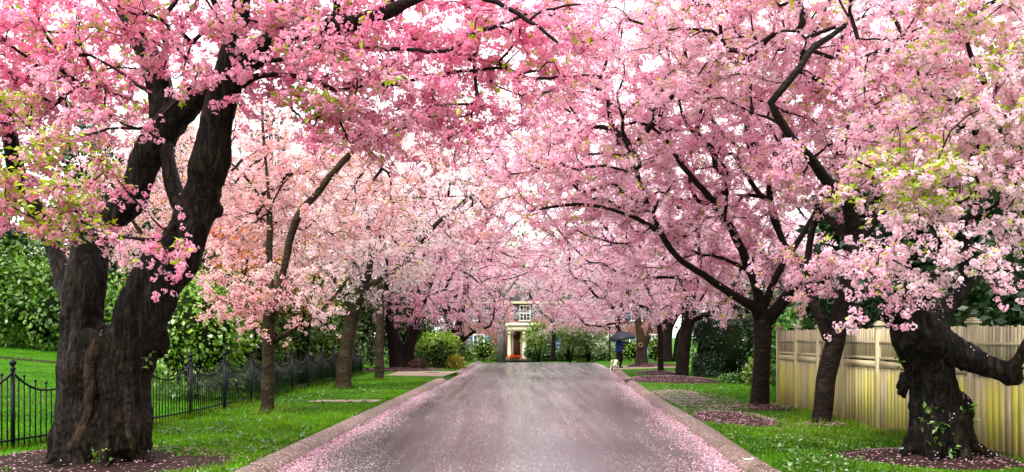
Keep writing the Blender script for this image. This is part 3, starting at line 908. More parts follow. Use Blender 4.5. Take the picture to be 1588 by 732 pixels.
def cherry(label, limbs, blobs, lod, spacing, pink, twig=(0.25, 0.55), ntw=4, leaf=('green', 0.1), leaf_size=0.07, bark='bark_young', big=False,
           step=0.22, cl_step=0.075, attach_min=0, attach_r=9.0, group='cherry trees along the road', extra=None, hero=None, leaf_blobs=(), cscale=1.0, edge_cl=True):
    """limbs: list of [(x,y,z,r)...], first is the trunk from the ground up"""
    base = np.array(limbs[0][0][:3])
    root = thing("cherry_tree", label, "tree", (base[0], base[1], float(gz(base[0], base[1]))), group)
    # --- trunk and limbs
    mb = MB(); st, sl = [], []; thin = []; SK = []
    for k, L in enumerate(limbs):
        R_ = resample(L, 0.10 if big else 0.2)
        ns = 14 if big and R_[:, 3].max() > 0.1 else (10 if R_[:, 3].max() > 0.06 else 7)
        pts = R_[:, :3].copy()
        if not big: pts[1:-1] += rng.normal(0, 1, (len(pts) - 2, 3)) * np.minimum(R_[1:-1, 3:4] * 0.10, .008)
        if big:
            R_[:, 3] *= .95
            cut = np.where(R_[:, 3] < .062)[0]
            cut = len(R_) if not len(cut) or k < 3 and cut[0] == 0 else int(cut[0])
            if cut < len(R_): thin.append((pts[max(0, cut - 2):], R_[max(0, cut - 2):, 3]))
            if cut > 2: mb.tube(pts[:cut], R_[:cut, 3], ns, True, 0.12, seed=k * 3.3); SK.append(R_[:cut])
        else:
            mb.tube(pts, R_[:, 3], ns, True, 0.10, seed=k * 3.3)
        acc = 0.0
        for q in range(len(R_)):
            if q: acc += np.linalg.norm(R_[q, :3] - R_[q - 1, :3])
            if R_[q, 2] > base[2] + attach_min and R_[q, 3] < attach_r and (q % 2 == 0 or not big):
                st.append(R_[q, :3]); sl.append(acc * 0.5)
    rl = [r for L in limbs for (_, _, _, r) in L]
    if extra: extra(mb)
    tr = mb.build("trunk", M[bark], root, True)
    if big:
        rm = tr.modifiers.new("skin", 'REMESH'); rm.mode = 'VOXEL'; rm.voxel_size = 0.024; rm.use_smooth_shade = True
        sm = tr.modifiers.new("soften", 'SMOOTH'); sm.iterations = 3; sm.factor = 0.5
        dg_ = bpy.context.evaluated_depsgraph_get()
        me2 = bpy.data.meshes.new_from_object(tr.evaluated_get(dg_))
        tr.modifiers.clear(); me2.name = "trunk"; tr.data = me2
        nv = len(me2.vertices)
        co = np.empty(nv * 3, np.float32); me2.vertices.foreach_get("co", co); co = co.reshape(-1, 3).astype(float)
        no = np.empty(nv * 3, np.float32); me2.vertices.foreach_get("normal", no); no = no.reshape(-1, 3).astype(float)
        low = 1 - smooth(1.2, 3.2, co[:, 2])
        wz = co[:, 2:3] * 0.55 + .25 * vnoise(co * 1.3)[:, None]
        rib = vnoise(np.c_[co[:, :2] * 4.2, wz * 1.1]); rib = 1 - np.abs(rib) * 2.2
        rib2 = 1 - 2 * np.abs(vnoise(np.c_[co[:, :2] * 12 + 9, wz * 3.5]))
        lump = vnoise(co * 2.4 + 5)
        dsp = (0.065 * rib - .03) * (.35 + .65 * low) + 0.022 * rib2 + 0.05 * lump + 0.012 * vnoise(co * 22)
        SKa = np.vstack(SK); SKa = SKa[:, :4]; amp = np.empty(nv); rl_ = root_loc(root)
        for q0 in range(0, nv, 8000):
            dd = np.linalg.norm((co[q0:q0 + 8000] + rl_)[:, None] - SKa[None, :, :3], axis=2) - SKa[None, :, 3] * .9
            amp[q0:q0 + 8000] = SKa[np.argmin(dd, 1), 3]
        dsp = (dsp - .012) * np.clip(amp / .3, .12, 1)
        co += no * dsp[:, None]
        me2.vertices.foreach_set("co", co.astype(np.float32).ravel())
        me2.polygons.foreach_set("use_smooth", np.ones(len(me2.polygons), bool))
        me2.update()
        TRUNK[label] = ((co + rl_).astype(float), [tuple(p.vertices) for p in me2.polygons], root)
    # --- branches
    attr = blob_points(blobs, spacing)
    Pn, par, ids, n0 = grow(st, sl, attr, 0.28, step)
    cnt = np.zeros(len(Pn))
    for a in ids: cnt[a] += 1
    for k in range(len(Pn) - 1, n0 - 1, -1):
        if par[k] >= n0: cnt[par[k]] += cnt[k]
    rt = 0.005 + 0.00022 * base[1]
    rad = rt * np.maximum(cnt, 1) ** 0.48
    main = {}
    for k in range(n0, len(Pn)):
        p = par[k]
        if p >= n0 and (p not in main or cnt[k] > cnt[main[p]]): main[p] = k
    bm = MB()
    for pts_, r_ in thin: bm.tube(pts_ + rng.normal(0, .008, pts_.shape), r_, 8, True, .1)
    for k in range(n0, len(Pn)):
        p = par[k]
        if p >= n0 and main.get(p) == k: continue
        ch = [p, k]
        while ch[-1] in main: ch.append(main[ch[-1]])
        r_ = rad[ch].copy(); r_[0] = r_[1] if p < n0 else min(rad[p], r_[1] * 1.15)
        if p < n0: r_ = np.minimum(r_, 0.05 + 0.02 * (base[1] > 15))
        r_ = r_ * np.linspace(1, 0.75, len(r_))
        bm.tube(Pn[ch], r_, 6 if r_[0] > 0.02 else 4, False)
    # --- twigs with flowers
    T0 = np.repeat(Pn[ids], ntw, 0)
    cen = np.mean(Pn[:n0], 0)
    outw = T0 - cen; outw /= np.linalg.norm(outw, axis=1)[:, None] + 1e-9
    dr = rng.normal(size=T0.shape) * np.array([1, 1, 0.55]) + outw * 0.6
    dr /= np.linalg.norm(dr, axis=1)[:, None]
    ln = twig[0] + (twig[1] - twig[0]) * rng.random(len(T0))
    tA, tB = T0 + dr * ln[:, None] * 0.5 + rng.normal(0, .03, T0.shape), T0 + dr * ln[:, None] + np.array([0, 0, -0.12]) * ln[:, None]
    tw_n = len(T0)
    s = np.cross(dr, [0.3, 0.2, 1.0]); s /= np.linalg.norm(s, axis=1)[:, None] + 1e-9; u = np.cross(s, dr)
    wr = rt * 0.75
    ringv = [s, -0.5 * s + 0.87 * u, -0.5 * s - 0.87 * u]
    TV = np.stack([q + e * wr * f_ for q, f_ in ((T0, 1), (tA, .8), (tB, .45)) for e in ringv], 1).reshape(-1, 3)
    qd = []
    for lv in (0, 1):
        for e in range(3):
            qd.append([lv * 3 + e, lv * 3 + (e + 1) % 3, lv * 3 + 3 + (e + 1) % 3, lv * 3 + 3 + e])
    bm.add(TV, Q=(np.arange(tw_n)[:, None, None] * 9 + np.array(qd)[None]).reshape(-1, 4))
    br = bm.build("branchwork", M['twig'] if not big else M['twig'], root, True)
    br['kind'] = 'stuff'
    # flower positions
    pos = []
    nst = max(1, int(twig[1] / cl_step))
    for k in range(nst):
        t = (k + rng.random(tw_n)) / nst
        ok = rng.random(tw_n) < ln / twig[1]
        q = np.where((t < .5)[:, None], T0 + (tA - T0) * (t * 2)[:, None], tA + (tB - tA) * (t * 2 - 1)[:, None])
        pos.append(q[ok])
    if edge_cl:
        seg = [k for k in range(n0, len(Pn)) if rad[k] < rt * 3.2]
        seg = np.array(seg)
        A, B = Pn[par[seg]], Pn[seg]
        le = np.linalg.norm(B - A, axis=1)
        for k in range(max(1, int(step / cl_step))):
            t = rng.random(len(seg))[:, None]
            ok = rng.random(len(seg)) < le / step * .8
            pos.append((A + (B - A) * t)[ok])
    for L in limbs:
        R_ = resample(L, .07 if lod < 2 else .14)
        q = R_[(R_[:, 3] < .04) & (rng.random(len(R_)) < .55)]
        if len(q): pos.append(q[:, :3] + rng.normal(0, .07, (len(q), 3)))
    pos = np.vstack(pos)
    pos = pos + rng.normal(0, 0.035 if lod < 2 else 0.06, pos.shape) + np.array([0, 0, -0.015])
    # colour per cluster
    pale, deep, heart = [np.array(c) for c in PINKS[pink]]
    sd = rng.random() * 50
    t = (0.42 + 0.6 * vnoise(pos * 0.9 + sd) + 0.45 * vnoise(pos * 3.1 + sd) + rng.normal(0, .24, len(pos))).clip(0, 1)[:, None]
    tip = lerp(pale, deep, t)
    if hero is not None: tip = hero(pos, tip)
    fr = in_frame(pos)
    out_keep = ~fr & (rng.random(len(pos)) < 0.3)
    parts = []
    sc = (0.8 + 0.5 * rng.random(len(pos))) * cscale
    heart_c = np.broadcast_to(heart, pos.shape)
    if fr.any(): parts.append(scatter_clusters(pos[fr], lod, sc[fr], tip[fr], heart_c[fr]))
    if out_keep.any(): parts.append(scatter_clusters(pos[out_keep], 3 if lod > 0 else 2, sc[out_keep] * 1.1, tip[out_keep], heart_c[out_keep]))
    V = np.vstack([p[0] for p in parts]) - root_loc(root)
    off = np.cumsum([0] + [len(p[0]) for p in parts])
    T = np.vstack([p[1] + off[k] for k, p in enumerate(parts)])
    C = np.vstack([p[2] for p in parts])
    cr = link("crown", make_mesh("crown", V, [T], False, C), M['petal'], root)
    cr['label'] = {'deep': "deep pink blossom", 'pink': "pink blossom", 'pale': "pale pink blossom", 'peach': "peach pink blossom", 'white': "whitish pink blossom"}[pink]
    STAT[cr.name] = (len(attr), int(fr.sum()), len(T))
    # young leaves
    kind_, amt = leaf
    lf = 0.5 + 0.6 * vnoise(pos * 1.1 + 31 + sd) + rng.normal(0, .1, len(pos))
    pr = np.where(lf > 0.66, amt * 2.2, amt * 0.45)
    for (c, r, k) in leaf_blobs:
        pr = np.where((((pos - np.array(c)) / np.array(r)) ** 2).sum(1) < 1, k, pr)
    sel = np.where((rng.random(len(pos)) < pr) & fr)[0]
    if len(sel):
        m_ = 5
        LP = np.repeat(pos[sel], m_, 0) + rng.normal(0, 0.035, (len(sel) * m_, 3)) + np.array([0, 0, 0.02])
        LD = rng.normal(size=LP.shape) * np.array([1, 1, .6]) + np.array([0, 0, .15])
        c1, c2 = [np.array(c) for c in LEAFC[kind_]]
        lc = lerp(c1, c2, rng.random(len(LP))[:, None])
        V, T, C = leaves_mesh(LP, LD, leaf_size * (0.6 + 0.7 * rng.random(len(LP))), lc)
        fo = link("foliage", make_mesh("foliage", V - root_loc(root), [T], False, C), M['leaf'], root)
        fo['kind'] = 'stuff'
    return root

def limb(*pts):
    """pixel-traced limb at its own distance: (px, py, distance, width px)"""
    out = []
    for (px, py, d, w) in pts:
        p = P(px, py, d)
        out.append((p[0], p[1], p[2], max(0.006, 0.88 * w / 2 / F * d)))
    return out

def eb(px, py, d, rx, ry, rd, k=1.0):
    """ellipsoid: centre in the picture at distance d, half width/height given in px there, half depth in m"""
    return (P(px, py, d), (rx / F * d, rd, ry / F * d), k)

# --- L1: the big old tree by the iron fence
def l1_extra(mb):
    c = np.array([-5.18, 11.75, 0.1])
    for a, ln_, r_ in ((-60, .95, .17), (-100, .75, .20), (-20, 1.05, .15), (20, .8, .13), (-140, .85, .16), (180, .8, .15), (110, .8, .15), (60, .8, .14)):
        t = math.radians(a); d = np.array([math.cos(t), math.sin(t), 0])
        nn = [(*(c + d * ln_ * f_ + np.array([0, 0, z])), r_ * s) for f_, z, s in ((0.2, 0.62, .7), (.42, .3, .8), (.62, .1, .75), (.88, .0, .55), (1.15, -0.1, .3))]
        R_ = resample(nn, .08); mb.tube(R_[:, :3], R_[:, 3], 10, True, .2, a)
    mb.ball(P(245, 525, 11.7), (.16, .15, .2), 10, 8, .2, 2)
    mb.ball(P(340, 325, 11.6), (.07, .07, .1), 8, 6, .2, 2)

L1 = [limb((150, 735, 11.8, 172), (152, 690, 11.8, 158), (152, 640, 11.8, 140), (152, 580, 11.8, 130), (160, 520, 11.8, 120)),
      limb((125, 700, 11.7, 90), (122, 600, 11.7, 82), (128, 520, 11.8, 76), (132, 450, 11.8, 68), (137, 400, 11.9, 64), (150, 355, 12.1, 62), (190, 325, 12.3, 60), (215, 280, 12.4, 60), (240, 225, 12.4, 62), (272, 180, 12.3, 56), (312, 145, 12.1, 46), (355, 122, 11.8, 40)),
      limb((195, 700, 11.6, 95), (190, 600, 11.6, 98), (205, 530, 11.6, 96), (232, 465, 11.6, 92), (268, 405, 11.6, 86), (298, 340, 11.6, 78), (320, 270, 11.5, 70), (335, 200, 11.4, 64), (350, 130, 11.3, 58), (364, 65, 11.2, 42), (374, 8, 11.1, 32), (382, -70, 11.0, 26), (360, -160, 11.2, 20), (380, -260, 11.4, 14)),
      limb((118, 500, 11.9, 40), (98, 430, 12.3, 38), (75, 360, 12.6, 36), (48, 310, 12.8, 34), (25, 262, 12.9, 30), (8, 180, 13, 24), (-30, 90, 13.2, 18), (-60, 0, 13.4, 12)),
      limb((242, 225, 12.5, 46), (252, 160, 12.7, 46), (238, 105, 12.8, 46), (212, 50, 12.9, 42), (190, 5, 13.0, 34), (165, -60, 13.2, 26), (120, -150, 13.4, 18)),
      limb((290, 345, 11.9, 30), (272, 300, 12.1, 30), (262, 262, 12.2, 26), (258, 225, 12.3, 24)),
      limb((355, 125, 11.4, 46), (385, 95, 11.2, 44), (425, 62, 11.0, 36), (473, 50, 10.8, 32), (520, 38, 10.6, 30), (565, 29, 10.4, 28), (613, 13, 10.2, 24), (660, -8, 10.0, 18), (710, -18, 9.9, 14), (752, -2, 9.8, 10), (787, 11, 9.8, 9), (821, 32, 9.8, 8), (866, 66, 9.8, 5)),
      limb((821, 30, 9.8, 6), (845, 16, 9.9, 5), (900, 5, 10, 4)),
      limb((375, 130, 11.3, 22), (400, 119, 11.2, 13), (430, 116, 11.1, 10), (473, 123, 11.0, 8), (531, 140, 10.9, 7), (572, 130, 10.9, 6), (616, 131, 10.9, 7), (650, 120, 10.9, 7), (684, 114, 10.9, 6), (736, 109, 10.9, 6), (783, 106, 10.9, 6), (821, 121, 10.8, 6), (900, 117, 10.7, 4), (935, 118, 10.7, 3)),
      limb((520, 45, 10.6, 14), (552, 62, 10.6, 11), (572, 72, 10.6, 9), (599, 77, 10.6, 9), (625, 76, 10.6, 7), (691, 80, 10.5, 8), (736, 55, 10.4, 9), (790, 31, 10.3, 7), (830, 20, 10.2, 4)),
      limb((736, 92, 10.9, 5), (770, 99, 10.9, 6), (800, 116, 10.9, 6)),
      limb((256, 130, 12.6, 13), (256, 66, 12.5, 12), (248, 34, 12.5, 11), (270, 8, 12.5, 9), (285, -40, 12.5, 7)),
      limb((258, 75, 12.5, 7), (275, 68, 12.4, 6), (310, 66, 12.3, 4)),
      limb((152, 130, 12.9, 7), (133, 85, 12.9, 6), (175, 105, 12.8, 5), (205, 125, 12.7, 6), (232, 145, 12.6, 8)),
      limb((382, 110, 11.2, 18), (410, 96, 11.1, 10), (452, 92, 11.0, 7)),
      limb((452, 90, 11.2, 5), (450, 130, 11.2, 4), (455, 170, 11.2, 4), (482, 198, 11.1, 3)),
      ]
L1_blobs = [eb(80, 90, 13.2, 200, 130, 1.6), eb(-60, 210, 12.4, 120, 160, 1.5, .8), eb(330, -10, 11.4, 260, 120, 1.8, .9), eb(560, 120, 11.2, 215, 95, 1.5, 1.25), eb(860, 60, 11.5, 90, 70, 1, .8), eb(20, 60, 12.6, 120, 90, 1.4, .8), eb(420, 20, 10.4, 90, 40, .5, 1.0), eb(330, 110, 10.7, 50, 30, .4, .8),
            eb(610, 195, 10.9, 190, 40, 1.0, 1.2), eb(480, 30, 10.7, 160, 60, 1.0, .9), eb(760, 110, 11.3, 170, 95, 1.2, .9), eb(690, 15, 11.2, 190, 60, 1.2, 1.1), eb(400, -160, 10.6, 420, 110, 2.2, .5),
            eb(100, 255, 10.6, 130, 45, 0.7, .75), eb(150, 352, 10.7, 70, 28, .4, 1.9), eb(255, 378, 10.7, 60, 20, .35, 1.8), eb(270, 402, 10.75, 30, 20, .2, 1.8), eb(150, 310, 10.8, 60, 26, .5, .7), eb(70, 300, 10.9, 80, 50, .5, 1.2), eb(120, 170, 10.9, 130, 70, .7, .8), eb(40, 345, 10.7, 50, 30, .4, .8)]
cherry("massive old cherry with twin dark trunks and deep pink blossom by the iron fence", L1, L1_blobs, 0, 0.50, 'deep', (0.2, 0.46), 5, ('green', 0.07), 0.09,
       'bark_old', True, .2, 0.07, 1.9, 0.16, extra=l1_extra,
       leaf_blobs=[(P(60, 255, 10.7), (1.1, 1.2, .42), .7), (P(60, 340, 10.8), (.9, .9, .5), .75), (P(490, 170, 10.9), (.5, 1, .14), .6), (P(30, 190, 11), (.5, 1, .3), .8)])

from mathutils.bvhtree import BVHTree
def scar(label, path, name="bark_ridge"):
    """raised bare ridge lying on the trunk's surface"""
    V_, F_, root = TRUNK[label]
    bv = BVHTree.FromPolygons([Vector(v) for v in V_], F_)
    pts_ = []
    for px, py, w in path:
        d = Vector((P(px, py, 1.0) - np.array([0, 0, CH]))).normalized()
        h_ = bv.ray_cast(Vector((0, 0, CH)), d)
        if h_[0] is not None:
            p = h_[0]; r_ = w / 2 / F * p.y
            pts_.append((p.x, p.y + r_ * .25, p.z, r_))
    R_ = resample(pts_, .06)
    mb = MB(); mb.tube(R_[:, :3] + rng.normal(0, .006, (len(R_), 3)), R_[:, 3], 12, True, .3, 5)
    o = mb.build(name, M['bark_scar'], root, True); o['label'] = "pale bare ridge running down the trunk"
scar("massive old cherry with twin dark trunks and deep pink blossom by the iron fence", [(150, 520, 10), (146, 540, 20), (138, 565, 18), (138, 585, 20), (140, 605, 21), (138, 625, 16), (132, 650, 15), (122, 675, 16), (108, 700, 14)])

# --- R1: gnarled stump-like tree by the board fence
def r1_extra(mb):
    c = np.array([5.5, 12.1, 0.1])
    for a, ln_, r_ in ((-70, .75, .14), (-20, .8, .14), (40, .7, .13), (200, .7, .14), (240, .7, .14), (120, .7, .12)):
        t = math.radians(a); d = np.array([math.cos(t), math.sin(t), 0])
        nn = [(*(c + d * ln_ * f_ + np.array([0, 0, z])), r_ * s) for f_, z, s in ((0.3, 0.6, .9), (.5, .28, 1), (.72, .08, .8), (1.05, -0.06, .4))]
        R_ = resample(nn, .08); mb.tube(R_[:, :3], R_[:, 3], 10, True, .2, a)
    mb.ball(P(1396, 597, 11.95), (.12, .13, .17), 10, 8, .3, 3)
    mb.ball(P(1388, 490, 11.9), (.2, .2, .13), 10, 8, .3, 5)
    mb.ball(P(1490, 640, 12.0), (.12, .14, .3), 10, 8, .3, 8)
    mb.ball(P(1568, 582, 11.6), (.16, .16, .15), 10, 8, .25, 9)
R1 = [limb((1455, 730, 12.1, 135), (1453, 690, 12.1, 112), (1451, 640, 12.1, 98), (1446, 590, 12.1, 90), (1436, 548, 12.1, 98), (1420, 512, 12.0, 100), (1402, 486, 12.0, 70), (1392, 470, 12.0, 44)),
      limb((1425, 535, 12.0, 70), (1450, 530, 11.9, 62), (1481, 545, 11.8, 50), (1531, 566, 11.6, 46), (1572, 580, 11.5, 40)),
      limb((1562, 582, 11.5, 34), (1580, 560, 11.4, 26), (1596, 525, 11.3, 22), (1625, 450, 11.2, 20), (1640, 350, 11.2, 15), (1620, 250, 11.2, 10)),
      limb((1430, 520, 12.1, 50), (1450, 495, 12.2, 42), (1470, 474, 12.3, 34), (1498, 442, 12.4, 27), (1497, 402, 12.4, 22), (1502, 355, 12.4, 18), (1520, 290, 12.5, 16), (1510, 220, 12.6, 13), (1530, 140, 12.6, 11), (1500, 60, 12.6, 8), (1510, -60, 12.6, 5)),
      limb((1424, 485, 12.0, 14), (1440, 455, 11.9, 12), (1460, 428, 11.8, 8), (1475, 380, 11.7, 7)),
      limb((1502, 350, 12.4, 11), (1470, 320, 12.2, 9), (1430, 290, 11.8, 7), (1370, 270, 11.4, 5), (1330, 250, 11.2, 4)),
      limb((1515, 230, 12.6, 9), (1560, 180, 12.4, 8), (1600, 120, 12.2, 6)),
      limb((1330, 60, 12, 3), (1390, 62, 12.1, 5), (1400, 55, 12.2, 6), (1450, 38, 12.4, 5), (1502, 50, 12.6, 6)),
      limb((1400, 70, 12.3, 7), (1370, 78, 12.1, 5), (1335, 90, 12, 3)),
      limb((1510, 215, 12.6, 7), (1440, 150, 12.4, 6), (1415, 75, 12.3, 6)),
      ]
R1_blobs = [eb(1480, 190, 12.0, 150, 180, 1.5, 1.05), eb(1540, 70, 12.0, 150, 120, 1.6, .9), eb(1420, 390, 11.4, 120, 48, .8, 1.3), eb(1350, 400, 11.3, 80, 40, .6, 1.2),
            eb(1395, 445, 11.4, 55, 22, .4, 1.3), eb(1410, 290, 11.3, 95, 60, .9, 1.1), eb(1560, 380, 11.5, 60, 55, .7, 1.1), eb(1530, 450, 11.3, 14, 34, .15, 3.0), eb(1600, 250, 11.5, 80, 120, 1.0, .9), eb(1470, -80, 11.6, 220, 100, 2, .5),
            eb(1335, 510, 11.2, 18, 14, .15, 4)]
cherry("gnarled hollow cherry with a sawn low limb leaning by the board fence", R1, R1_blobs, 0, 0.50, 'pale', (0.2, 0.46), 5, ('green', 0.13), 0.085,
       'bark_black', True, .2, 0.07, 1.7, 0.14, extra=r1_extra,
       leaf_blobs=[(P(1410, 285, 11.3), (.9, .9, .35), .85), (P(1390, 235, 11.4), (.5, .8, .2), .85), (P(1545, 185, 11.5), (.4, .8, .14), .8)])

def litter(label, n_, shoots):
    V_, F_, root = TRUNK[label]
    nr = np.empty(len(V_) * 3, np.float32); me_ = [c_ for c_ in root.children if c_.name.startswith('trunk')][0].data
    me_.vertices.foreach_get('normal', nr); nr = nr.reshape(-1, 3)
    k = np.where((nr[:, 2] > .5) & (rng.random(len(V_)) < .9))[0]; k = rng.choice(k, min(n_, len(k)), False)
    p = V_[k] + nr[k] * .006
    th = rng.random(len(k)) * 6.28; a = np.c_[np.cos(th), np.sin(th), np.zeros(len(k))]; u = np.cross(nr[k], a); u /= np.linalg.norm(u, axis=1)[:, None] + 1e-6; w = np.cross(nr[k], u)
    Vp = np.stack([p - u * .013, p - w * .009, p + u * .013, p + w * .009], 1).reshape(-1, 3) - root_loc(root)
    C = np.repeat(lerp(np.array([.7, .38, .46]), np.array([.95, .8, .84]), rng.random((len(k), 1))), 4, 0)
    o = link('fallen_petals', make_mesh('fallen_petals', Vp, [np.arange(4 * len(k)).reshape(-1, 4)], False, C), M['petal'], root); o['kind'] = 'stuff'
    bv = BVHTree.FromPolygons([Vector(v) for v in V_], F_); q = []
    for px, py in shoots:
        d = Vector((P(px, py, 1.0) - np.array([0, 0, CH]))).normalized(); h_ = bv.ray_cast(Vector((0, 0, CH)), d)
        if h_[0] is not None: q += [np.array(h_[0]) + rng.normal(0, .05, 3) + np.array([0, -.04, 0]) for _ in range(9)]
    if q:
        q = np.array(q); V, T, C = leaves_mesh(q, rng.normal(size=q.shape) + np.array([0, -.6, .5]), .06 + .05 * rng.random(len(q)), lerp(np.array([.05, .14, .015]), np.array([.18, .32, .04]), rng.random((len(q), 1))))
        o = link('foliage', make_mesh('foliage', V - root_loc(root), [T], False, C), M['leaf'], root); o['kind'] = 'stuff'
litter("gnarled hollow cherry with a sawn low limb leaning by the board fence", 230, [(1440, 655), (1455, 668), (1462, 650), (1447, 690), (1395, 560), (1500, 640), (1480, 700), (1435, 640), (1488, 575)])
litter("massive old cherry with twin dark trunks and deep pink blossom by the iron fence", 160, [(145, 712), (160, 705), (236, 560)])

# --- R2: slanting tree close to the board fence
R2 = [limb((1273, 672, 16.9, 42), (1274, 655, 16.9, 36), (1280, 591, 16.9, 33), (1295, 531, 16.9, 32), (1308, 470, 16.9, 32), (1320, 425, 16.9, 30), (1326, 370, 16.9, 28), (1313, 310, 16.5, 23), (1283, 282, 16.2, 20), (1256, 247, 15.8, 18), (1240, 229, 15.6, 16), (1217, 198, 15.4, 15), (1197, 160, 15.2, 14), (1218, 132, 15.1, 13), (1240, 105, 15.0, 12), (1262, 72, 15, 12), (1290, 55, 15, 10), (1310, 40, 15, 9), (1330, -20, 15, 6)),
      limb((1286, 525, 16.9, 22), (1272, 492, 17.1, 20), (1262, 471, 17.2, 18), (1252, 440, 17.4, 14), (1255, 380, 17.6, 12), (1270, 320, 17.8, 10), (1288, 262, 18, 12), (1310, 220, 18.1, 7)),
      limb((1322, 400, 16.9, 20), (1350, 350, 17.1, 16), (1400, 300, 17.3, 13), (1440, 230, 17.5, 10), (1460, 140, 17.6, 8), (1480, 40, 17.7, 6)),
      limb((1240, 230, 16.4, 6), (1215, 195, 16.6, 6), (1190, 182, 16.8, 5), (1165, 175, 17, 3)),
      limb((1258, 248, 16.4, 5), (1285, 225, 16.2, 5), (1330, 215, 16, 3)),
      limb((1322, 380, 16.9, 14), (1300, 350, 17.2, 16), (1285, 340, 17.3, 12), (1262, 320, 17.4, 8)),
      limb((1240, 110, 16, 6), (1250, 60, 16, 5), (1215, 48, 16, 4), (1150, 80, 15.8, 3)),
      ]
R2_blobs = [eb(1310, 180, 17.4, 160, 170, 1.6, 1.0), eb(1230, 60, 17, 190, 130, 1.6, .9), eb(1450, 160, 17.5, 140, 160, 1.6, .8), eb(1270, 415, 16.4, 90, 48, .8, 1.0), eb(1100, 90, 16, 110, 90, 1.4, .55), eb(1250, -110, 15.8, 260, 90, 2, .4), eb(1215, 250, 15.3, 40, 30, .5, .8), eb(1340, 120, 14.8, 50, 40, .6, .7), eb(1000, 20, 16.2, 130, 70, 1.3, .75)]
cherry("slender slanting cherry close to the board fence with a zigzag dark limb", R2, R2_blobs, 1, 0.56, 'pink', (0.25, 0.55), 4, ('lime', 0.12), 0.085, 'bark_dark', False, .22, 0.075, 2.2, 0.2,
       leaf_blobs=[(P(1260, 150, 16.2), (.7, .8, .15), .4), (P(1280, 310, 16.2), (.5, .8, .2), .4)])

# --- R3: forked tree by the fence corner, limbs reaching over the road
R3 = [limb((1176, 645, 20.9, 44), (1177, 632, 20.9, 36), (1180, 590, 20.9, 31), (1182, 540, 20.9, 30), (1183, 500, 20.9, 33), (1180, 482, 20.9, 26), (1176, 456, 20.8, 18), (1164, 421, 20.7, 16), (1143, 372, 20.5, 14), (1123, 339, 20.3, 13), (1090, 294, 20.1, 11), (1061, 261, 19.9, 9), (1025, 208, 19.6, 6), (985, 190, 19.3, 5), (940, 205, 19, 3)),
      limb((1180, 495, 20.9, 24), (1172, 478, 20.8, 19), (1143, 462, 20.5, 15), (1102, 434, 20.2, 13), (1070, 413, 19.9, 11), (1041, 389, 19.6, 11), (1025, 362, 19.5, 11), (1005, 348, 19.3, 9), (985, 338, 19.2, 7), (940, 322, 19, 6), (890, 317, 18.8, 6), (850, 322, 18.7, 5), (818, 326, 18.7, 4)),
      limb((1187, 500, 20.9, 26), (1200, 485, 20.9, 23), (1221, 460, 20.9, 21), (1240, 440, 20.9, 18), (1252, 420, 20.9, 14), (1235, 400, 20.9, 12), (1217, 380, 20.9, 10), (1201, 339, 20.9, 13), (1193, 300, 20.9, 11), (1190, 270, 20.9, 9), (1170, 230, 20.8, 9), (1150, 160, 20.7, 8), (1155, 90, 20.5, 6), (1140, 20, 20.3, 4)),
      limb((1182, 480, 20.9, 15), (1192, 455, 20.9, 13), (1212, 414, 20.9, 12), (1240, 370, 21.0, 10), (1275, 310, 21.2, 8), (1300, 240, 21.3, 6)),
      limb((1025, 362, 19.5, 7), (1005, 315, 19.3, 6), (985, 260, 19.1, 5), (980, 235, 19.0, 4)),
      limb((1123, 339, 20.3, 7), (1128, 300, 20.3, 6), (1120, 270, 20.2, 4)),
      limb((1164, 421, 20.7, 8), (1120, 400, 20.9, 6), (1090, 395, 21, 4)),
      limb((1195, 310, 20.9, 9), (1205, 270, 20.7, 8), (1235, 245, 20.5, 7)),
      ]
R3_blobs = [eb(1080, 250, 21.3, 190, 140, 2.0, .85), eb(960, 180, 20, 170, 140, 1.8, .75), eb(960, 340, 20, 140, 60, 1.3, .85), eb(1180, 180, 21.6, 180, 150, 1.8, .8), eb(1100, 400, 21.3, 120, 55, 1.2, .95), eb(1090, 350, 19.2, 60, 30, .5, .7), eb(985, 280, 18.4, 60, 30, .6, .6),
            eb(1040, 60, 18.8, 200, 110, 2.2, .55), eb(1250, 420, 21, 60, 60, .9, .9), eb(855, 215, 18.8, 110, 100, 1.5, .85), eb(840, 320, 18.6, 60, 40, 1, .7), eb(1132, 490, 20.4, 20, 14, .3, 1.5), eb(1050, -80, 18, 220, 80, 2, .3)]
cherry("wide forked cherry by the board fence corner reaching far over the road", R3, R3_blobs, 1, 0.58, 'pink', (0.25, 0.6), 4, ('lime', 0.075), 0.085, 'bark_dark', False, .25, 0.08, 1.9, 0.2)

# --- L2: slim tree with a peach crown
L2 = [limb((412, 656, 19.3, 32), (414, 640, 19.3, 25), (416, 580, 19.3, 22), (418, 520, 19.3, 21), (418, 480, 19.3, 17), (418, 414, 19.3, 13), (418, 326, 19.3, 10), (416, 296, 19.2, 6), (409, 215, 19.1, 5), (405, 150, 19, 4)),
      limb((420, 500, 19.3, 16), (430, 455, 19.3, 14), (437, 430, 19.3, 13), (449, 376, 19.2, 13), (462, 334, 19.1, 14), (483, 311, 19, 13), (510, 277, 18.9, 12), (541, 242, 18.8, 11), (571, 225, 18.7, 9), (620, 200, 18.5, 6), (680, 185, 18.3, 4)),
      limb((424, 530, 19.3, 11), (445, 516, 19.2, 9), (468, 504, 19.1, 7), (510, 470, 19, 5), (540, 430, 18.9, 4)),
      limb((415, 500, 19.3, 9), (390, 470, 19.5, 7), (350, 440, 19.6, 5)),
      limb((418, 330, 19.3, 6), (385, 280, 19.5, 5), (345, 240, 19.6, 4)),
      limb((560, 228, 18.7, 5), (575, 205, 18.6, 4), (590, 170, 18.5, 3))]
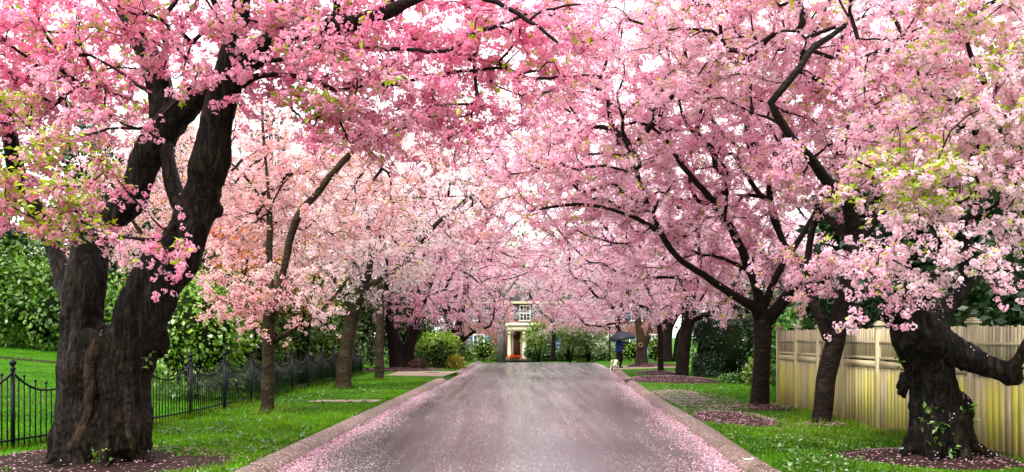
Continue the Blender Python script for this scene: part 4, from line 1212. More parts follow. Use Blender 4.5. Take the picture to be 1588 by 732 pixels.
L2_blobs = [eb(470, 320, 20.0, 140, 100, 1.4, .95), eb(400, 250, 20.0, 110, 110, 1.5, .8), eb(420, 440, 18.9, 100, 45, 1.0, 1.2), eb(380, 480, 18.7, 70, 30, .8, 1.2), eb(560, 270, 19.4, 110, 70, 1.2, .85), eb(345, 470, 18.8, 55, 40, .7, 1.1), eb(470, 470, 18.7, 60, 40, .7, 1.2), eb(340, 400, 19.3, 60, 60, .8, .8)]
cherry("slim young cherry with one arching limb and a loose peach crown on the verge", L2, L2_blobs, 1, 0.56, 'peach', (0.22, 0.5), 4, ('bronze', 0.17), 0.065, 'bark_young', False, .22, 0.085, 1.6, 0.2)

# --- L3, L4
L3 = [limb((530, 610, 28.7, 36), (532, 598, 28.7, 29), (535, 556, 28.7, 25), (545, 496, 28.7, 23), (556, 462, 28.6, 20), (566, 440, 28.6, 15), (575, 400, 28.5, 11), (570, 340, 28.4, 8), (560, 280, 28.4, 5)),
      limb((556, 464, 28.6, 14), (572, 444, 28.5, 12), (594, 430, 28.4, 11), (629, 406, 28.2, 10), (648, 380, 28, 10), (671, 353, 27.8, 8), (720, 310, 27.5, 5)),
      limb((548, 490, 28.6, 10), (530, 450, 28.5, 8), (500, 415, 28.4, 6), (470, 400, 28.3, 4))]
L3_blobs = [eb(560, 415, 28.2, 120, 45, 1.6, 1.1), eb(620, 340, 27.8, 130, 90, 2.2, .8), eb(500, 370, 28.5, 80, 60, 1.6, .8), eb(600, 385, 27.4, 70, 20, .8, 1.4)]
cherry("leaning cherry with a whitish low crown in front of the dark hedge", L3, L3_blobs, 2, 0.72, 'white', (0.3, 0.65), 4, ('lime', 0.07), 0.09, 'bark_young', False, .3, 0.11, 1.8)
L4 = [limb((587, 596, 35, 22), (588, 588, 35, 17), (589, 520, 35, 14), (590, 450, 35, 13), (586, 368, 35, 12), (590, 315, 34.9, 10), (589, 238, 34.8, 6), (590, 200, 34.8, 4)),
      limb((588, 340, 35, 9), (600, 322, 34.9, 9), (617, 308, 34.8, 8), (648, 288, 34.5, 7), (686, 261, 34.2, 6), (724, 254, 34, 5), (759, 246, 33.8, 3)),
      limb((620, 308, 34.8, 4), (670, 305, 34.5, 3), (720, 304, 34.2, 2.5)),
      limb((595, 320, 35, 6), (606, 270, 35, 6), (602, 250, 35, 4))]
L4_blobs = [eb(600, 270, 34.6, 120, 80, 2.4, .8), eb(700, 290, 34, 110, 70, 2.2, .8), eb(650, 370, 34.5, 110, 55, 2.2, .9), eb(760, 320, 33.5, 80, 60, 2, .7), eb(770, 220, 33.5, 130, 80, 2.4, .75), eb(650, 200, 34, 130, 60, 2.2, .7)]
cherry("tall straight slim cherry with pale blossom beside the double trunked tree", L4, L4_blobs, 2, 0.85, 'peach', (0.35, 0.75), 4, ('bronze', 0.06), 0.1, 'bark_young', False, .35, 0.12, 2.5)

# --- further trees
L5 = [limb((620, 578, 46, 42), (620, 565, 46, 38), (614, 540, 46, 26), (607, 503, 46, 22), (604, 470, 46, 18), (600, 420, 46, 12), (590, 360, 46, 7)),
      limb((630, 572, 46, 26), (634, 540, 46, 22), (643, 508, 46, 18), (655, 470, 45.8, 13), (675, 420, 45.5, 9), (700, 370, 45, 6)),
      limb((640, 515, 46, 9), (655, 465, 45.5, 7), (690, 450, 44.8, 5))]
cherry("thick double trunked dark cherry behind the logs", L5, [eb(640, 455, 45, 75, 48, 2.6, 1.0), eb(700, 390, 44.5, 110, 75, 3.2, .8), eb(620, 350, 46, 110, 80, 3, .8), eb(770, 350, 43.5, 80, 55, 2.6, .7), eb(690, 480, 44.3, 50, 22, 1.4, 1.1), eb(800, 400, 43, 70, 45, 2.4, .8), eb(800, 260, 42, 100, 80, 2.6, .75)],
       2, 1.0, 'pink', (0.4, 0.85), 4, ('bronze', 0.03), 0.12, 'bark_old', False, .4, 0.13, 2.0, cscale=1.1)
L6 = [limb((712, 566, 60, 24), (713, 545, 60, 20), (712, 510, 60, 17), (716, 480, 60, 12), (725, 430, 59, 7)),
      limb((704, 560, 60, 14), (702, 520, 60, 12), (690, 480, 60, 8)),
      limb((715, 530, 60, 7), (735, 515, 59.5, 5), (760, 506, 59, 4))]
cherry("dark old cherry behind the rounded yellow green bush", L6, [eb(720, 470, 59, 70, 45, 3, .9), eb(760, 415, 58, 90, 60, 4, .8), eb(755, 490, 59.3, 50, 28, 2, 1.9), eb(735, 502, 59.3, 32, 16, 1.4, 1.9)],
       3, 1.25, 'pale', (0.5, 1.0), 4, ('lime', 0.04), 0.15, 'bark_old', False, .5, 0.18, 2.0)
R4 = [limb((1054, 598, 36, 34), (1056, 588, 36, 26), (1060, 545, 36, 22), (1067, 500, 36, 21), (1072, 480, 36, 18), (1060, 440, 35.8, 11), (1030, 400, 35.5, 8), (990, 370, 35, 5)),
      limb((1070, 495, 36, 12), (1090, 490, 36, 11), (1112, 478, 36, 9), (1140, 440, 36.2, 7), (1160, 380, 36.4, 5)),
      limb((1068, 490, 36, 11), (1080, 440, 36, 9), (1085, 380, 36, 7), (1075, 310, 36, 5))]
cherry("sturdy leaning cherry on the wide petal mound beside the clipped hedge", R4, [eb(1060, 420, 35.4, 120, 65, 2.4, 1.0), eb(980, 385, 34.6, 100, 65, 2.6, .8), eb(1080, 320, 36, 130, 80, 3, .7), eb(1150, 470, 35.8, 40, 22, 1, 1.0), eb(1020, 470, 35, 60, 22, 1.4, 1.0), eb(930, 270, 34.5, 140, 90, 2.6, .75)],
       2, 0.85, 'pale', (0.35, 0.75), 4, ('lime', 0.02), 0.1, 'bark_dark', False, .35, 0.12, 2.2)
R5 = [limb((1024, 586, 40.5, 16), (1024, 570, 40.5, 11), (1024, 520, 40.5, 10), (1020, 495, 40.5, 9), (1010, 460, 40, 6), (990, 420, 39.5, 4)),
      limb((1022, 505, 40.5, 7), (1005, 482, 40.2, 6), (975, 465, 39.8, 4)), limb((1023, 510, 40.5, 6), (1040, 480, 40.5, 5), (1050, 430, 40.5, 4))]
cherry("slim dark cherry on its own petal mound", R5, [eb(990, 465, 39.6, 70, 38, 2, 1.0), eb(920, 430, 38.6, 80, 55, 2.6, .8), eb(1020, 400, 40, 80, 50, 2.4, .7), eb(880, 290, 38.5, 100, 80, 2.6, .8)],
       2, 0.95, 'pale', (0.4, 0.8), 4, ('lime', 0.02), 0.1, 'bark_dark', False, .4, 0.13, 2.4, cscale=1.1)
def r6_extra(mb):
    pass
R6 = [limb((992, 576, 50.5, 32), (994, 562, 50.5, 23), (995, 535, 50.5, 19), (992, 515, 50.5, 14), (988, 490, 50.5, 11), (975, 450, 50, 7)),
      limb((998, 540, 50.5, 12), (1005, 522, 50.5, 10), (1012, 500, 50.5, 9), (1025, 460, 50.5, 6))]
r6 = cherry("pale barked forked cherry with a ringed knot hole beside the umbrella", R6, [eb(960, 490, 49.5, 55, 22, 2, 1.0), eb(900, 460, 48.5, 75, 45, 3, .9), eb(990, 430, 50, 90, 50, 3, .7), eb(850, 420, 48, 70, 50, 3, .7), eb(905, 485, 48.5, 60, 22, 2, 1.6), eb(1000, 480, 49.5, 60, 16, 1.6, 1.2)],
       2, 1.1, 'pale', (0.45, 0.9), 4, ('lime', 0.02), 0.12, 'bark_young', False, .45, 0.15, 2.4, cscale=1.25)
kb = MB(); th = np.linspace(0, 2 * math.pi, 17)
kc = P(993.5, 535, 50.14)
kb.tube(np.c_[kc[0] + .095 * np.cos(th), np.full(17, kc[1]), kc[2] + .105 * np.sin(th)], .032, 6, False)
M['knot'] = simple('pale healed bark', (0.22, 0.13, 0.06), (0.34, 0.21, 0.10), 12, 0.8, .3)
o = kb.build("knot_ring", M['knot'], r6, True); o['label'] = "pale ring of healed bark round the knot hole"
R7 = [limb((1033, 562, 60, 24), (1034, 545, 60, 19), (1036, 510, 60, 16), (1040, 485, 60, 12), (1030, 440, 60, 7)),
      limb((1036, 520, 60, 8), (1050, 490, 60, 7), (1075, 450, 60, 4))]
cherry("dark trunked cherry seen between the slim tree and the leaning tree", R7, [eb(1030, 455, 59, 70, 40, 3, .8), eb(940, 420, 57, 80, 50, 4, .7), eb(1090, 420, 60, 80, 50, 3, .7)],
       3, 1.3, 'pale', (0.5, 1.0), 4, ('lime', 0.02), 0.15, 'bark_dark', False, .5, 0.18, 2.2)
R8 = [limb((858, 560, 78, 12), (858, 540, 78, 8), (859, 510, 78, 7), (856, 485, 78, 5), (850, 450, 77, 4)),
      limb((858, 505, 78, 5), (880, 485, 77.5, 4), (900, 465, 77, 3)), limb((858, 500, 78, 5), (835, 480, 77.5, 4), (820, 455, 77, 3))]
cherry("slender far cherry with whitish blossom in front of the brick house", R8, [eb(860, 470, 77, 62, 30, 3, .9), eb(850, 425, 76, 95, 40, 4, .8), eb(866, 500, 77, 40, 16, 1.8, 2.0), eb(930, 485, 76, 60, 25, 3, 1.6)],
       3, 1.35, 'white', (0.5, 1.0), 4, ('lime', 0.03), 0.16, 'bark_dark', False, .5, 0.2, 1.5)

# ---------------------------------------------------------------- more cherries further along and behind the fences
def far_cherry(label, x, y, h, r, pink, lod=3, nb=3, spacing=None, bark='bark_dark', kfill=.75, low=0.33, cs=1.0):
    z0 = float(gz(x, y)); fork = z0 + h * 0.24
    lean = rng.normal(0, .25, 2)
    tr = [(x, y, z0 - .1, .017 * h + .04), (x + lean[0] * .3, y + lean[1] * .3, z0 + h * .12, .014 * h + .03), (x + lean[0], y + lean[1], fork, .012 * h + .03)]
    limbs = [tr]; a0 = rng.random() * 6
    for k in range(4):
        a = a0 + k * 1.57 + rng.normal(0, .25); q = r * (.55 + .2 * rng.random())
        limbs.append([(x + lean[0], y + lean[1], fork - .1, .010 * h + .02), (x + lean[0] + math.cos(a) * q * .45, y + lean[1] + math.sin(a) * q * .45, z0 + h * .45, .009 * h + .015), (x + math.cos(a) * q, y + math.sin(a) * q, z0 + h * .72, .003 * h + .01)])
    limbs[0].append((x + lean[0] * .6, y, z0 + h * .7, .006 * h))
    blobs = [(np.array([x, y, z0 + h * (low + 1) / 2 + .2]), (r * .85, r * .85, h * (1 - low) / 2), kfill)]
    for k in range(nb):
        a = a0 + k * 2 * math.pi / nb
        blobs.append((np.array([x + math.cos(a) * r * .6, y + math.sin(a) * r * .6, z0 + h * (low + .22 + .1 * rng.random())]), (r * .55, r * .55, h * .22), kfill))
    sp = spacing or (1.25 if lod == 3 else 0.95)
    return cherry(label, limbs, blobs, lod, sp, pink, (.45, .95), 4, ('lime', .02) if pink != 'peach' else ('bronze', .06), .13, bark, False, .45, .17 if lod == 3 else .12, h * .2, group='cherry trees further back', cscale=cs)

far_cherry("peach blossomed cherry rising behind the iron fence and the leafy shrub", -10.5, 29, 8.5, 3.6, 'peach', 2, bark='bark_young')
far_cherry("broad peach and pink cherry behind the dark hedge beside the whitish tree", -9.6, 41, 10.5, 4.6, 'peach', 2)
far_cherry("tall pink cherry far behind the dark hedge at the end of the iron fence", -8.5, 56, 12.5, 5.2, 'pink', 3)
far_cherry("pink cherry on the lawn far behind the massive old tree", -19, 52, 11, 5.0, 'pink', 3)
far_cherry("pale pink cherry behind the clipped dark hedge", 11.2, 44, 9.5, 4.6, 'pale', 2, low=.16)
far_cherry("pale pink cherry in the garden behind the board fence corner", 12.5, 33, 9.0, 3.8, 'pale', 2, low=.18)
far_cherry("tall pale cherry beyond the side drive on the wall side", 10.5, 60, 12.5, 5.4, 'pale', 3)
far_cherry("tall pale cherry closing the pink tunnel on the house side of the drive", 7.6, 66, 12.5, 5.4, 'pale', 3, low=.3)
far_cherry("pale cherry at the crest of the road beside the round dark tree", -5.4, 68, 12.0, 5.4, 'pale', 3, low=.3)
far_cherry("pink cherry behind the side drive far along the brick house", 17, 70, 12, 5.5, 'pink', 3)
far_cherry("wide pale cherry on the house lawn left of the pillared porch", -8.5, 78, 12.5, 5.5, 'pale', 3, low=.2)

open('/tmp/stat.txt', 'w').write(str(STAT)) if False else None
# ---------------------------------------------------------------- shrubs, hedges and dark trees
def leaf_cloud(pos, nrm, size, c1, c2, flat=0.5):
    """two-triangle leaves"""
    n_ = len(pos)
    d = nrm * 0.5 + rng.normal(size=(n_, 3)) * flat + np.array([0, 0, -.1])
    d /= np.linalg.norm(d, axis=1)[:, None]
    s = np.cross(d, nrm + rng.normal(0, .35, (n_, 3))); s /= np.linalg.norm(s, axis=1)[:, None] + 1e-9
    L = (size * (0.6 + 0.8 * rng.random(n_)))[:, None]
    V = np.stack([pos, pos + d * L * .5 + s * L * .28, pos + d * L, pos + d * L * .5 - s * L * .28], 1).reshape(-1, 3)
    t = (rng.random(n_) * .55 + .45 * (0.5 + .7 * vnoise(pos * 1.4))).clip(0, 1)[:, None]
    C = np.repeat(lerp(np.array(c1), np.array(c2), t), 4, 0)
    return V, np.arange(4 * n_).reshape(-1, 4), C

def shell_points(n_, c, r, depth=.3, box=0.0, lump=.18, freq=1.3):
    q = rng.normal(size=(n_, 3)); q /= np.linalg.norm(q, axis=1)[:, None]
    nrm = q / np.array(r); nrm /= np.linalg.norm(nrm, axis=1)[:, None]
    if box > 0:
        q = np.sign(q) * np.abs(q) ** (1 - box); q /= np.max(np.c_[np.linalg.norm(q[:, :2], axis=1), np.abs(q[:, 2])], axis=1)[:, None] ** 1.0
    f = 1 - depth * rng.random(n_) ** 1.6
    f *= 1 + lump * vnoise(q * freq * 2.3 + c[0] * 3.1) + lump * .7 * vnoise(q * freq * 6 + c[1])
    return np.array(c) + q * np.array(r) * f[:, None], nrm

def shrub(name, label, cat, c, r, n_, size, c1, c2, group=None, box=0.0, lump=.2, depth=.35, stem=True, part='foliage', top=None):
    x, y = c[0], c[1]; z0 = float(gz(x, y))
    root = thing(name, label, cat, (x, y, z0), group)
    pos, nrm = shell_points(n_, c, r, depth, box, lump)
    ok = pos[:, 2] > gz(pos[:, 0], pos[:, 1]) + .03
    pos, nrm = pos[ok], nrm[ok]
    V, Q, C = leaf_cloud(pos, nrm, size, c1, c2)
    if top is not None:
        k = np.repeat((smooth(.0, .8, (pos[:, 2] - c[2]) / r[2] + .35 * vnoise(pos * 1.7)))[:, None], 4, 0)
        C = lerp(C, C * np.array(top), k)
    o = link(part, make_mesh(part, V - root_loc(root), [Q], False, C), M['evergreen'], root)
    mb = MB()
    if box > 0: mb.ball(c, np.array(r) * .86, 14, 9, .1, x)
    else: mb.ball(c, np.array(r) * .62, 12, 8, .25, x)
    mb.build("dark_core", M['core'], root, True)  # solid dark ball added inside, so the leaf shell is not see-through
    if stem:
        sb = MB()
        for k in range(3):
            a = k * 2.1 + x
            sb.tube([(x + .06 * math.cos(a), y + .06 * math.sin(a), z0 - .05), (x + .3 * r[0] * math.cos(a), y + .3 * r[1] * math.sin(a), c[2] + .1)], [.04, .02], 6)
        sb.build("stem", M['bark_dark'], root, True)
    return root

DK1, DK2 = (0.006, 0.022, 0.005), (0.022, 0.062, 0.012)
MG1, MG2 = (0.018, 0.06, 0.006), (0.07, 0.17, 0.014)
BG1, BG2 = (0.05, 0.13, 0.008), (0.18, 0.32, 0.02)

# behind the iron fence
shrub("leafy_shrub", "bright leafed shrub spilling over the iron fence behind the massive old tree", "shrub", (-8.0, 23.4, 1.75), (1.55, 1.5, 1.6), 4200, .13, (0.035, .10, .006), (.2, .36, .02), 'shrubs behind the iron fence', depth=.5, lump=.3)
for (x, y, w, h, lab) in [(-8.3, 26.8, 1.5, 3.5, "dark evergreen shrub next to the bright leafed one behind the iron fence"), (-8.5, 29.8, 1.7, 4.2, "tall dark evergreen shrub behind the slim peach cherry"),
                          (-8.3, 33.2, 1.7, 3.6, "dark evergreen shrub behind the leaning whitish cherry"), (-8.2, 36.8, 1.8, 4.2, "dark evergreen shrub between the leaning and the straight cherry"),
                          (-8.0, 40.6, 1.9, 3.7, "last dark evergreen shrub of the row at the end of the iron fence")]:
    shrub("evergreen_shrub", lab, "shrub", (x, y, h * .5), (w, 1.9, h * .53), 3000, .16, (0.015, 0.045, .004), (0.085, 0.14, .012), 'shrubs behind the iron fence', lump=.25)
for (x, y, w, h, lab) in [(-21.5, 37, 2.2, 4.2, "green bush at the edge of the garden lawn cut by the picture edge"), (-18.6, 37.5, 1.9, 3.7, "lighter green bush on the garden lawn beside the massive trunk"),
                          (-15.4, 38, 2.0, 3.2, "green garden bush seen past the massive trunk"), (-12.4, 38.5, 1.9, 3.4, "green garden bush beyond the peach cherry"), (-25, 46, 3.0, 5.0, "wide bush behind the garden bushes at the picture edge"), (-20.5, 47, 3.0, 4.6, "wide bush behind the lighter garden bush"), (-27.5, 38, 2.6, 4.4, "green bush closing the garden lawn at the picture edge"), (-16, 49, 3, 4.4, "wide bush at the foot of the dark conifers")]:
    z0 = float(gz(x, y))
    shrub("garden_bush", lab, "bush", (x, y, z0 + h * .48), (w * 1.15, 1.8, h * .54), 3800, .2, (.02, .07, .005), (0.13, 0.26, 0.015), 'bushes along the garden lawn', lump=.3)
for (x, y, w, h, lab) in [(-8.3, 46.5, 2.2, 4.6, "dark shrub mass right behind the double trunked cherry"), (-7.0, 55, 2.4, 6.2, "dark shrub mass behind the rounded yellow green bush"), (-6.6, 63, 2.2, 3.8, "dark shrub mass under the pale cherry at the road crest")]:
    shrub("evergreen_shrub", lab, "shrub", (x, y, h * .5), (w, 1.9, h * .53), 3000, .2, (0.008, 0.024, .004), (0.035, 0.07, .01), 'shrubs along the road crest', lump=.28)
sheet("garden_bed", [(-26, 29.6), (-11, 31.5), (-11, 32.3), (-26, 30.5)], M['soil'], .012, "thin brown bed edge across the garden lawn", sub=8)

def dark_tree(label, x, y, h, r, n_, c1=DK1, c2=DK2, cat="tree", name="evergreen_tree", group='dark trees behind the fences', size=.34, low=.1):
    """conifer: whorls of drooping boughs hung with sprays"""
    z0 = float(gz(x, y))
    root = thing(name, label, cat, (x, y, z0), group)
    tb = MB(); tb.tube([(x, y, z0 - .1), (x, y, z0 + h * .5), (x + .1, y, z0 + h * .97)], [.03 * h, .018 * h, .01], 8)
    tb.build("trunk", M['bark_dark'], root, True)
    nb = 70
    f = low + (1 - low) * (np.arange(nb) + rng.random(nb)) / nb
    a = np.arange(nb) * 2.399 + rng.normal(0, .3, nb)
    Lb = r * (1 - f) ** .75 * (.7 + .5 * rng.random(nb)) + .15
    k = rng.choice(nb, n_, p=Lb / Lb.sum())
    t = rng.random(n_) ** .6
    px_ = x + np.cos(a[k]) * Lb[k] * t; py_ = y + np.sin(a[k]) * Lb[k] * t
    pz_ = z0 + h * f[k] - Lb[k] * t * t * .35 + .12 * h * (1 - t) * .2
    sp = .10 + .22 * t[:, None] * (1 - .5 * t[:, None])
    pos = np.c_[px_, py_, pz_] + rng.normal(size=(n_, 3)) * sp * np.array([1.2, 1.2, .5]) * r * .25
    nrm = np.c_[np.cos(a[k]) * .6, np.sin(a[k]) * .6, np.full(n_, .7)]
    V, Q, C = leaf_cloud(pos, nrm, size, c1, c2, .6)
    link("crown", make_mesh("crown", V - root_loc(root), [Q], False, C), M['evergreen'], root)
    return root
for k, (x, y, h, r, lab) in enumerate([(-24, 41, 11, 3.4, "tall dark conifer beyond the lawn bushes at the picture edge"), (-19.8, 44, 12, 3.3, "tall dark conifer seen between the massive old tree's limbs"),
                        (-15.2, 43, 10.5, 3.2, "dark conifer behind the twin trunks of the massive old tree"), (-12.4, 48, 12.5, 3.4, "dark conifer behind the peach cherries"),
                        (9.6, 22.5, 8.5, 2.4, "dark conifer behind the board fence near its corner"), (11.8, 19.5, 9.5, 2.8, "dark conifer behind the board fence and the slanting cherry"),
                        (10.2, 16.2, 7.5, 2.3, "dark conifer behind the board fence beside the gnarled tree"), (14.0, 24, 11, 3.2, "tall dark conifer in the garden far behind the board fence"),
                        (10.2, 27.5, 8.5, 2.5, "dark conifer beyond the board fence corner"), (15.5, 36, 11, 3.4, "tall dark conifer behind the pale cherry and clipped hedge")]):
    dark_tree(lab, x, y, h, r, 5000)
for (x, y, w, h, lab) in [(8.4, 13.6, 1.2, 4.0, "dark broadleaf evergreen looking over the board fence at the picture edge"), (8.6, 17.6, 1.2, 3.2, "dark evergreen shrub over the board fence behind the gnarled tree"), (8.3, 20.4, 1.1, 2.8, "dark evergreen shrub over the board fence behind the slanting cherry")]:
    shrub("evergreen_shrub", lab, "shrub", (x, y, h * .55), (w, 1.4, h * .5), 2600, .15, DK1, (0.02, .07, .012), 'shrubs behind the board fence', lump=.25)
shrub('garden_hedge', 'long dark hedge closing the garden lawn far behind the iron fence', 'hedge', (-30, 54, 2.6), (16, 1.6, 1.9), 9000, .26, DK1, MG2, lump=.08, depth=.3)
# right verge
def clipped(label, c, r, n_):
    return shrub("clipped_hedge", label, "hedge", c, r, n_, .07, (0.006, 0.022, 0.007), (0.02, 0.058, 0.016), None, box=.55, lump=.015, depth=.07, stem=False)
shrub("garden_bush", "tall green bush in the gap beyond the board fence corner", "bush", (10.2, 34.5, 2.3), (1.7, 1.5, 2.3), 2600, .2, DK1, (.05, .12, .015), lump=.3)
clipped("dark clipped hedge block standing on the lawn behind the leaning cherry", (8.5, 37.2, 1.2), (1.3, 1.3, 1.15), 19000)
shrub("evergreen_shrub", "tall dark evergreen far behind the clipped hedge", "shrub", (12.6, 54, 2.6), (2.6, 2, 2.8), 2600, .22, DK1, MG2, lump=.3)
clipped("second dark clipped hedge block just behind the first", (9.6, 39.8, 1.18), (1.2, 1.4, 1.1), 3500)
shrub("fern_bush", "low yellow green bush at the foot of the clipped hedge", "bush", (8.2, 30.6, .5), (.6, .6, .5), 900, .14, (0.05, .09, .012), (.16, .22, .03))
shrub("garden_bush", "bright green bush just past the board fence corner", "bush", (8.2, 27.2, 1.2), (.9, .9, 1.25), 2400, .14, MG1, (.10, .26, .02), lump=.3)
shrub("low_shrub", "small dark spreading shrub on the lawn by the clipped hedge", "shrub", (7.7, 32.2, .22), (.55, .5, .22), 500, .1, MG1, MG2)
# left verge and far lawns
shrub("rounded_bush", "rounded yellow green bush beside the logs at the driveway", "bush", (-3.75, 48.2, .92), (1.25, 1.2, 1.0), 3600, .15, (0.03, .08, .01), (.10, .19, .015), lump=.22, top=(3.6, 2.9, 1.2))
shrub("grass_tuft", "tuft of yellow grass at the foot of the rounded bush", "grass tuft", (-2.85, 47.2, .3), (.38, .4, .38), 700, .2, (.2, .2, .02), (.4, .36, .04))
for (px, d, w, h, c1, c2, lab) in [(750, 82, 1.2, 2.0, BG1, (.22, .36, .03), "small bright round bush on the house lawn beside the porch"),
        (718, 80, 1.3, 1.3, MG1, BG2, "green bush at the edge of the crest under the dark old cherry"),
        (828, 83, .9, 1.4, MG1, MG2, "dark green bush at the foot of the porch"), (842, 84, 1.2, 1.2, MG1, MG2, "green bush under the house window beside the slender cherry"),
        (880, 83, 1.4, 1.2, MG1, (.12, .2, .02), "green bush just past the slender cherry's trunk"), (905, 82.5, 1.3, 1.1, (.05, .07, .01), (.16, .17, .03), "brownish green bush along the house front"),
        (930, 82, 1.2, 1.2, MG1, MG2, "round green bush near the thin dark pole"), (977, 80, 1.5, 1.9, BG1, BG2, "light green bush seen behind the dog walker"),
        (1016, 79, 1.3, 2.2, MG1, BG2, "taller green bush behind the knot hole tree")]:
    x = (px - CX) / F * d; z0 = float(gz(x, d))
    shrub("house_bush", lab, "bush", (x, d, z0 + h * .5), (w, w * .9, h * .55), 700, .2, c1, c2, 'bushes along the brick house')
def small_tree(label, px, d, top, r, c1, c2, n_=900, name="small_tree", size=.24, nst=3, g='small trees before the house', bark='bark_dark'):
    x = (px - CX) / F * d; z0 = float(gz(x, d)); zt = CH - (top - HY) / F * d
    root = thing(name, label, "tree", (x, d, z0), g)
    sb = MB()
    for k in range(nst):
        a = k * 2 * math.pi / nst + px
        sb.tube([(x + .05 * math.cos(a), d + .05 * math.sin(a), z0 - .05), (x + .25 * r * math.cos(a), d + .25 * r * math.sin(a), lerp(z0, zt, .5)), (x + .5 * r * math.cos(a), d + .5 * r * math.sin(a), lerp(z0, zt, .9))], [.035 * r + .02, .03 * r + .012, .012], 6)
    sb.build("trunk", M[bark], root, True)
    hz = (zt - z0)
    q = rng.normal(size=(26, 3)); q /= np.linalg.norm(q, axis=1)[:, None]; q *= rng.random(26)[:, None] ** .4
    cl = np.array([x, d, lerp(z0, zt, .66)]) + q * np.array([r, r, hz * .34])
    k = rng.integers(0, 26, n_)
    pos = cl[k] + rng.normal(size=(n_, 3)) * r * .2 * np.array([1.2, 1.2, .6])
    V, Q, C = leaf_cloud(pos, q[k] + np.array([0, 0, .4]), size, c1, c2, .8)
    link("crown", make_mesh("crown", V - root_loc(root), [Q], False, C), M['leaf'], root)
    return root
small_tree("airy light green small tree hiding the side of the porch", 835, 80, 498, 1.35, (.10, .2, .02), (.26, .36, .04), 1300)
small_tree("airy green small tree between the slender cherry and the thin pole", 884, 80, 505, 1.5, (.05, .11, .015), (.16, .24, .03), 1300)
small_tree("green multi stemmed small tree in front of the house wall", 912, 79, 503, 1.5, (.04, .09, .012), (.13, .2, .03), 1300, nst=5)
small_tree("small tree with pale greenish flowers before the house", 934, 78, 520, 1.1, (.2, .26, .1), (.55, .6, .38), 900)
small_tree("small red leafed maple glowing behind the iron fence", 372, 27, 318, 1.05, (.42, .05, .015), (.55, .2, .03), 1500, "red_maple", .12, g=None)
small_tree("orange leafed small tree behind the slim peach cherry", 470, 32, 330, 1.4, (.45, .16, .05), (.55, .33, .08), 1500, "orange_maple", .13, g=None)
# pale trunk in front of the house
pt = thing("pale_trunk_tree", "pale grey smooth trunked tree in front of the house shutters", "tree", (P(777, 557, 80)[0], 80, float(gz(0, 80))))
tb = MB(); x = P(777, 557, 80)[0]
tb.tube([(x, 80, -.6), (x, 80, 1.5), (x + .1, 80, 4), (x - .1, 80.2, 7.5)], [.42, .34, .3, .14], 10, True, .05)
for a in (0, 2.2, 4.2): tb.tube([(x, 80, 3.4 + .4 * a), (x + 1.2 * math.cos(a), 80 + 1.2 * math.sin(a), 5.6 + .4 * a), (x + 2.4 * math.cos(a), 80 + 2.4 * math.sin(a), 7 + .4 * a)], [.16, .1, .03], 7)
tb.build("trunk", M['bark_pale'], pt, True)
q = rng.normal(size=(900, 3)); q /= np.linalg.norm(q, axis=1)[:, None]
V, Q, C = leaf_cloud(np.array([x, 80, 8]) + q * (rng.random(900) ** .4)[:, None] * np.array([3, 3, 2.6]), q, .3, (.16, .22, .05), (.4, .42, .12), .8)
link("crown", make_mesh("crown", V - root_loc(pt), [Q], False, C), M['leaf'], pt)

# backdrop woods behind the gardens: each tree its own
bk = -1
WOOD = ["green broadleaf tree outermost in the wood at the lawn side picture edge", "low green broadleaf tree nearest behind the garden lawn", "tall green broadleaf tree behind the garden lawn wood", "green broadleaf tree closest to the house on the lawn side",
        "largest green tree far behind the garden lawn", "green tree behind the roof end above the shutters", "green tree behind the house roof over the grey trunk", "green tree behind the house roof over the porch",
        "green tree behind the house roof over the dog walker", "green tree behind the far end of the brick house", "green broadleaf tree past the side drive behind the tall dark conifer", "green tree between the side drive and the brick house end",
        "outlying green tree beyond the board fence gardens", "green tree in the garden past the conifer with the pale cherry", "green tree deep in the garden behind the board fence", "farthest green tree on the board fence side",
        "nearest green broadleaf tree behind the conifers of the board fence", "green broadleaf tree next to the nearest one behind the board fence conifers"]
for (x, y, h, r) in [(-44, 58, 14, 6), (-38, 66, 13, 6), (-30, 74, 15, 6.5), (-22, 80, 14, 6), (-34, 95, 17, 7), (-14, 98, 15, 6.5), (-6, 104, 16, 6), (4, 106, 16, 6.5), (14, 104, 15, 6.5), (24, 98, 16, 7), (24, 62, 13, 5.5), (31, 72, 14, 6), (38, 60, 13, 6), (24, 46, 12, 5), (32, 48, 13, 5.5), (47, 74, 15, 6.5), (20, 30, 11, 4.5), (27, 34, 12, 5)]:
    bk += 1
    z0 = float(gz(x, y))
    root = thing("broadleaf_tree", WOOD[bk], "tree", (x, y, z0), 'green wood beyond the gardens')
    tb = MB(); tb.tube([(x, y, z0 - .2), (x + .2, y, z0 + h * .3), (x, y + .3, z0 + h * .7)], [.03 * h, .022 * h, .05], 7)
    for a in (.4, 2.3, 4.5): tb.tube([(x, y, z0 + h * .3), (x + r * .5 * math.cos(a), y + r * .5 * math.sin(a), z0 + h * .6)], [.014 * h, .04], 5)
    tb.build("trunk", M['bark_dark'], root, True)
    nl = 2200
    ncl = 40; q = rng.normal(size=(ncl, 3)); q /= np.linalg.norm(q, axis=1)[:, None]; q *= rng.random(ncl)[:, None] ** .35
    cl = np.array([x, y, z0 + h * .58]) + q * np.array([r, r, h * .42])
    k = rng.integers(0, ncl, nl)
    pos = cl[k] + rng.normal(size=(nl, 3)) * r * .16
    V, Q, C = leaf_cloud(pos, q[k] + np.array([0, 0, .5]), .62, (.03, .07, .012), (.12, .19, .035), .7)
    link("crown", make_mesh("crown", V - root_loc(root), [Q], False, C), M['leaf'], root)

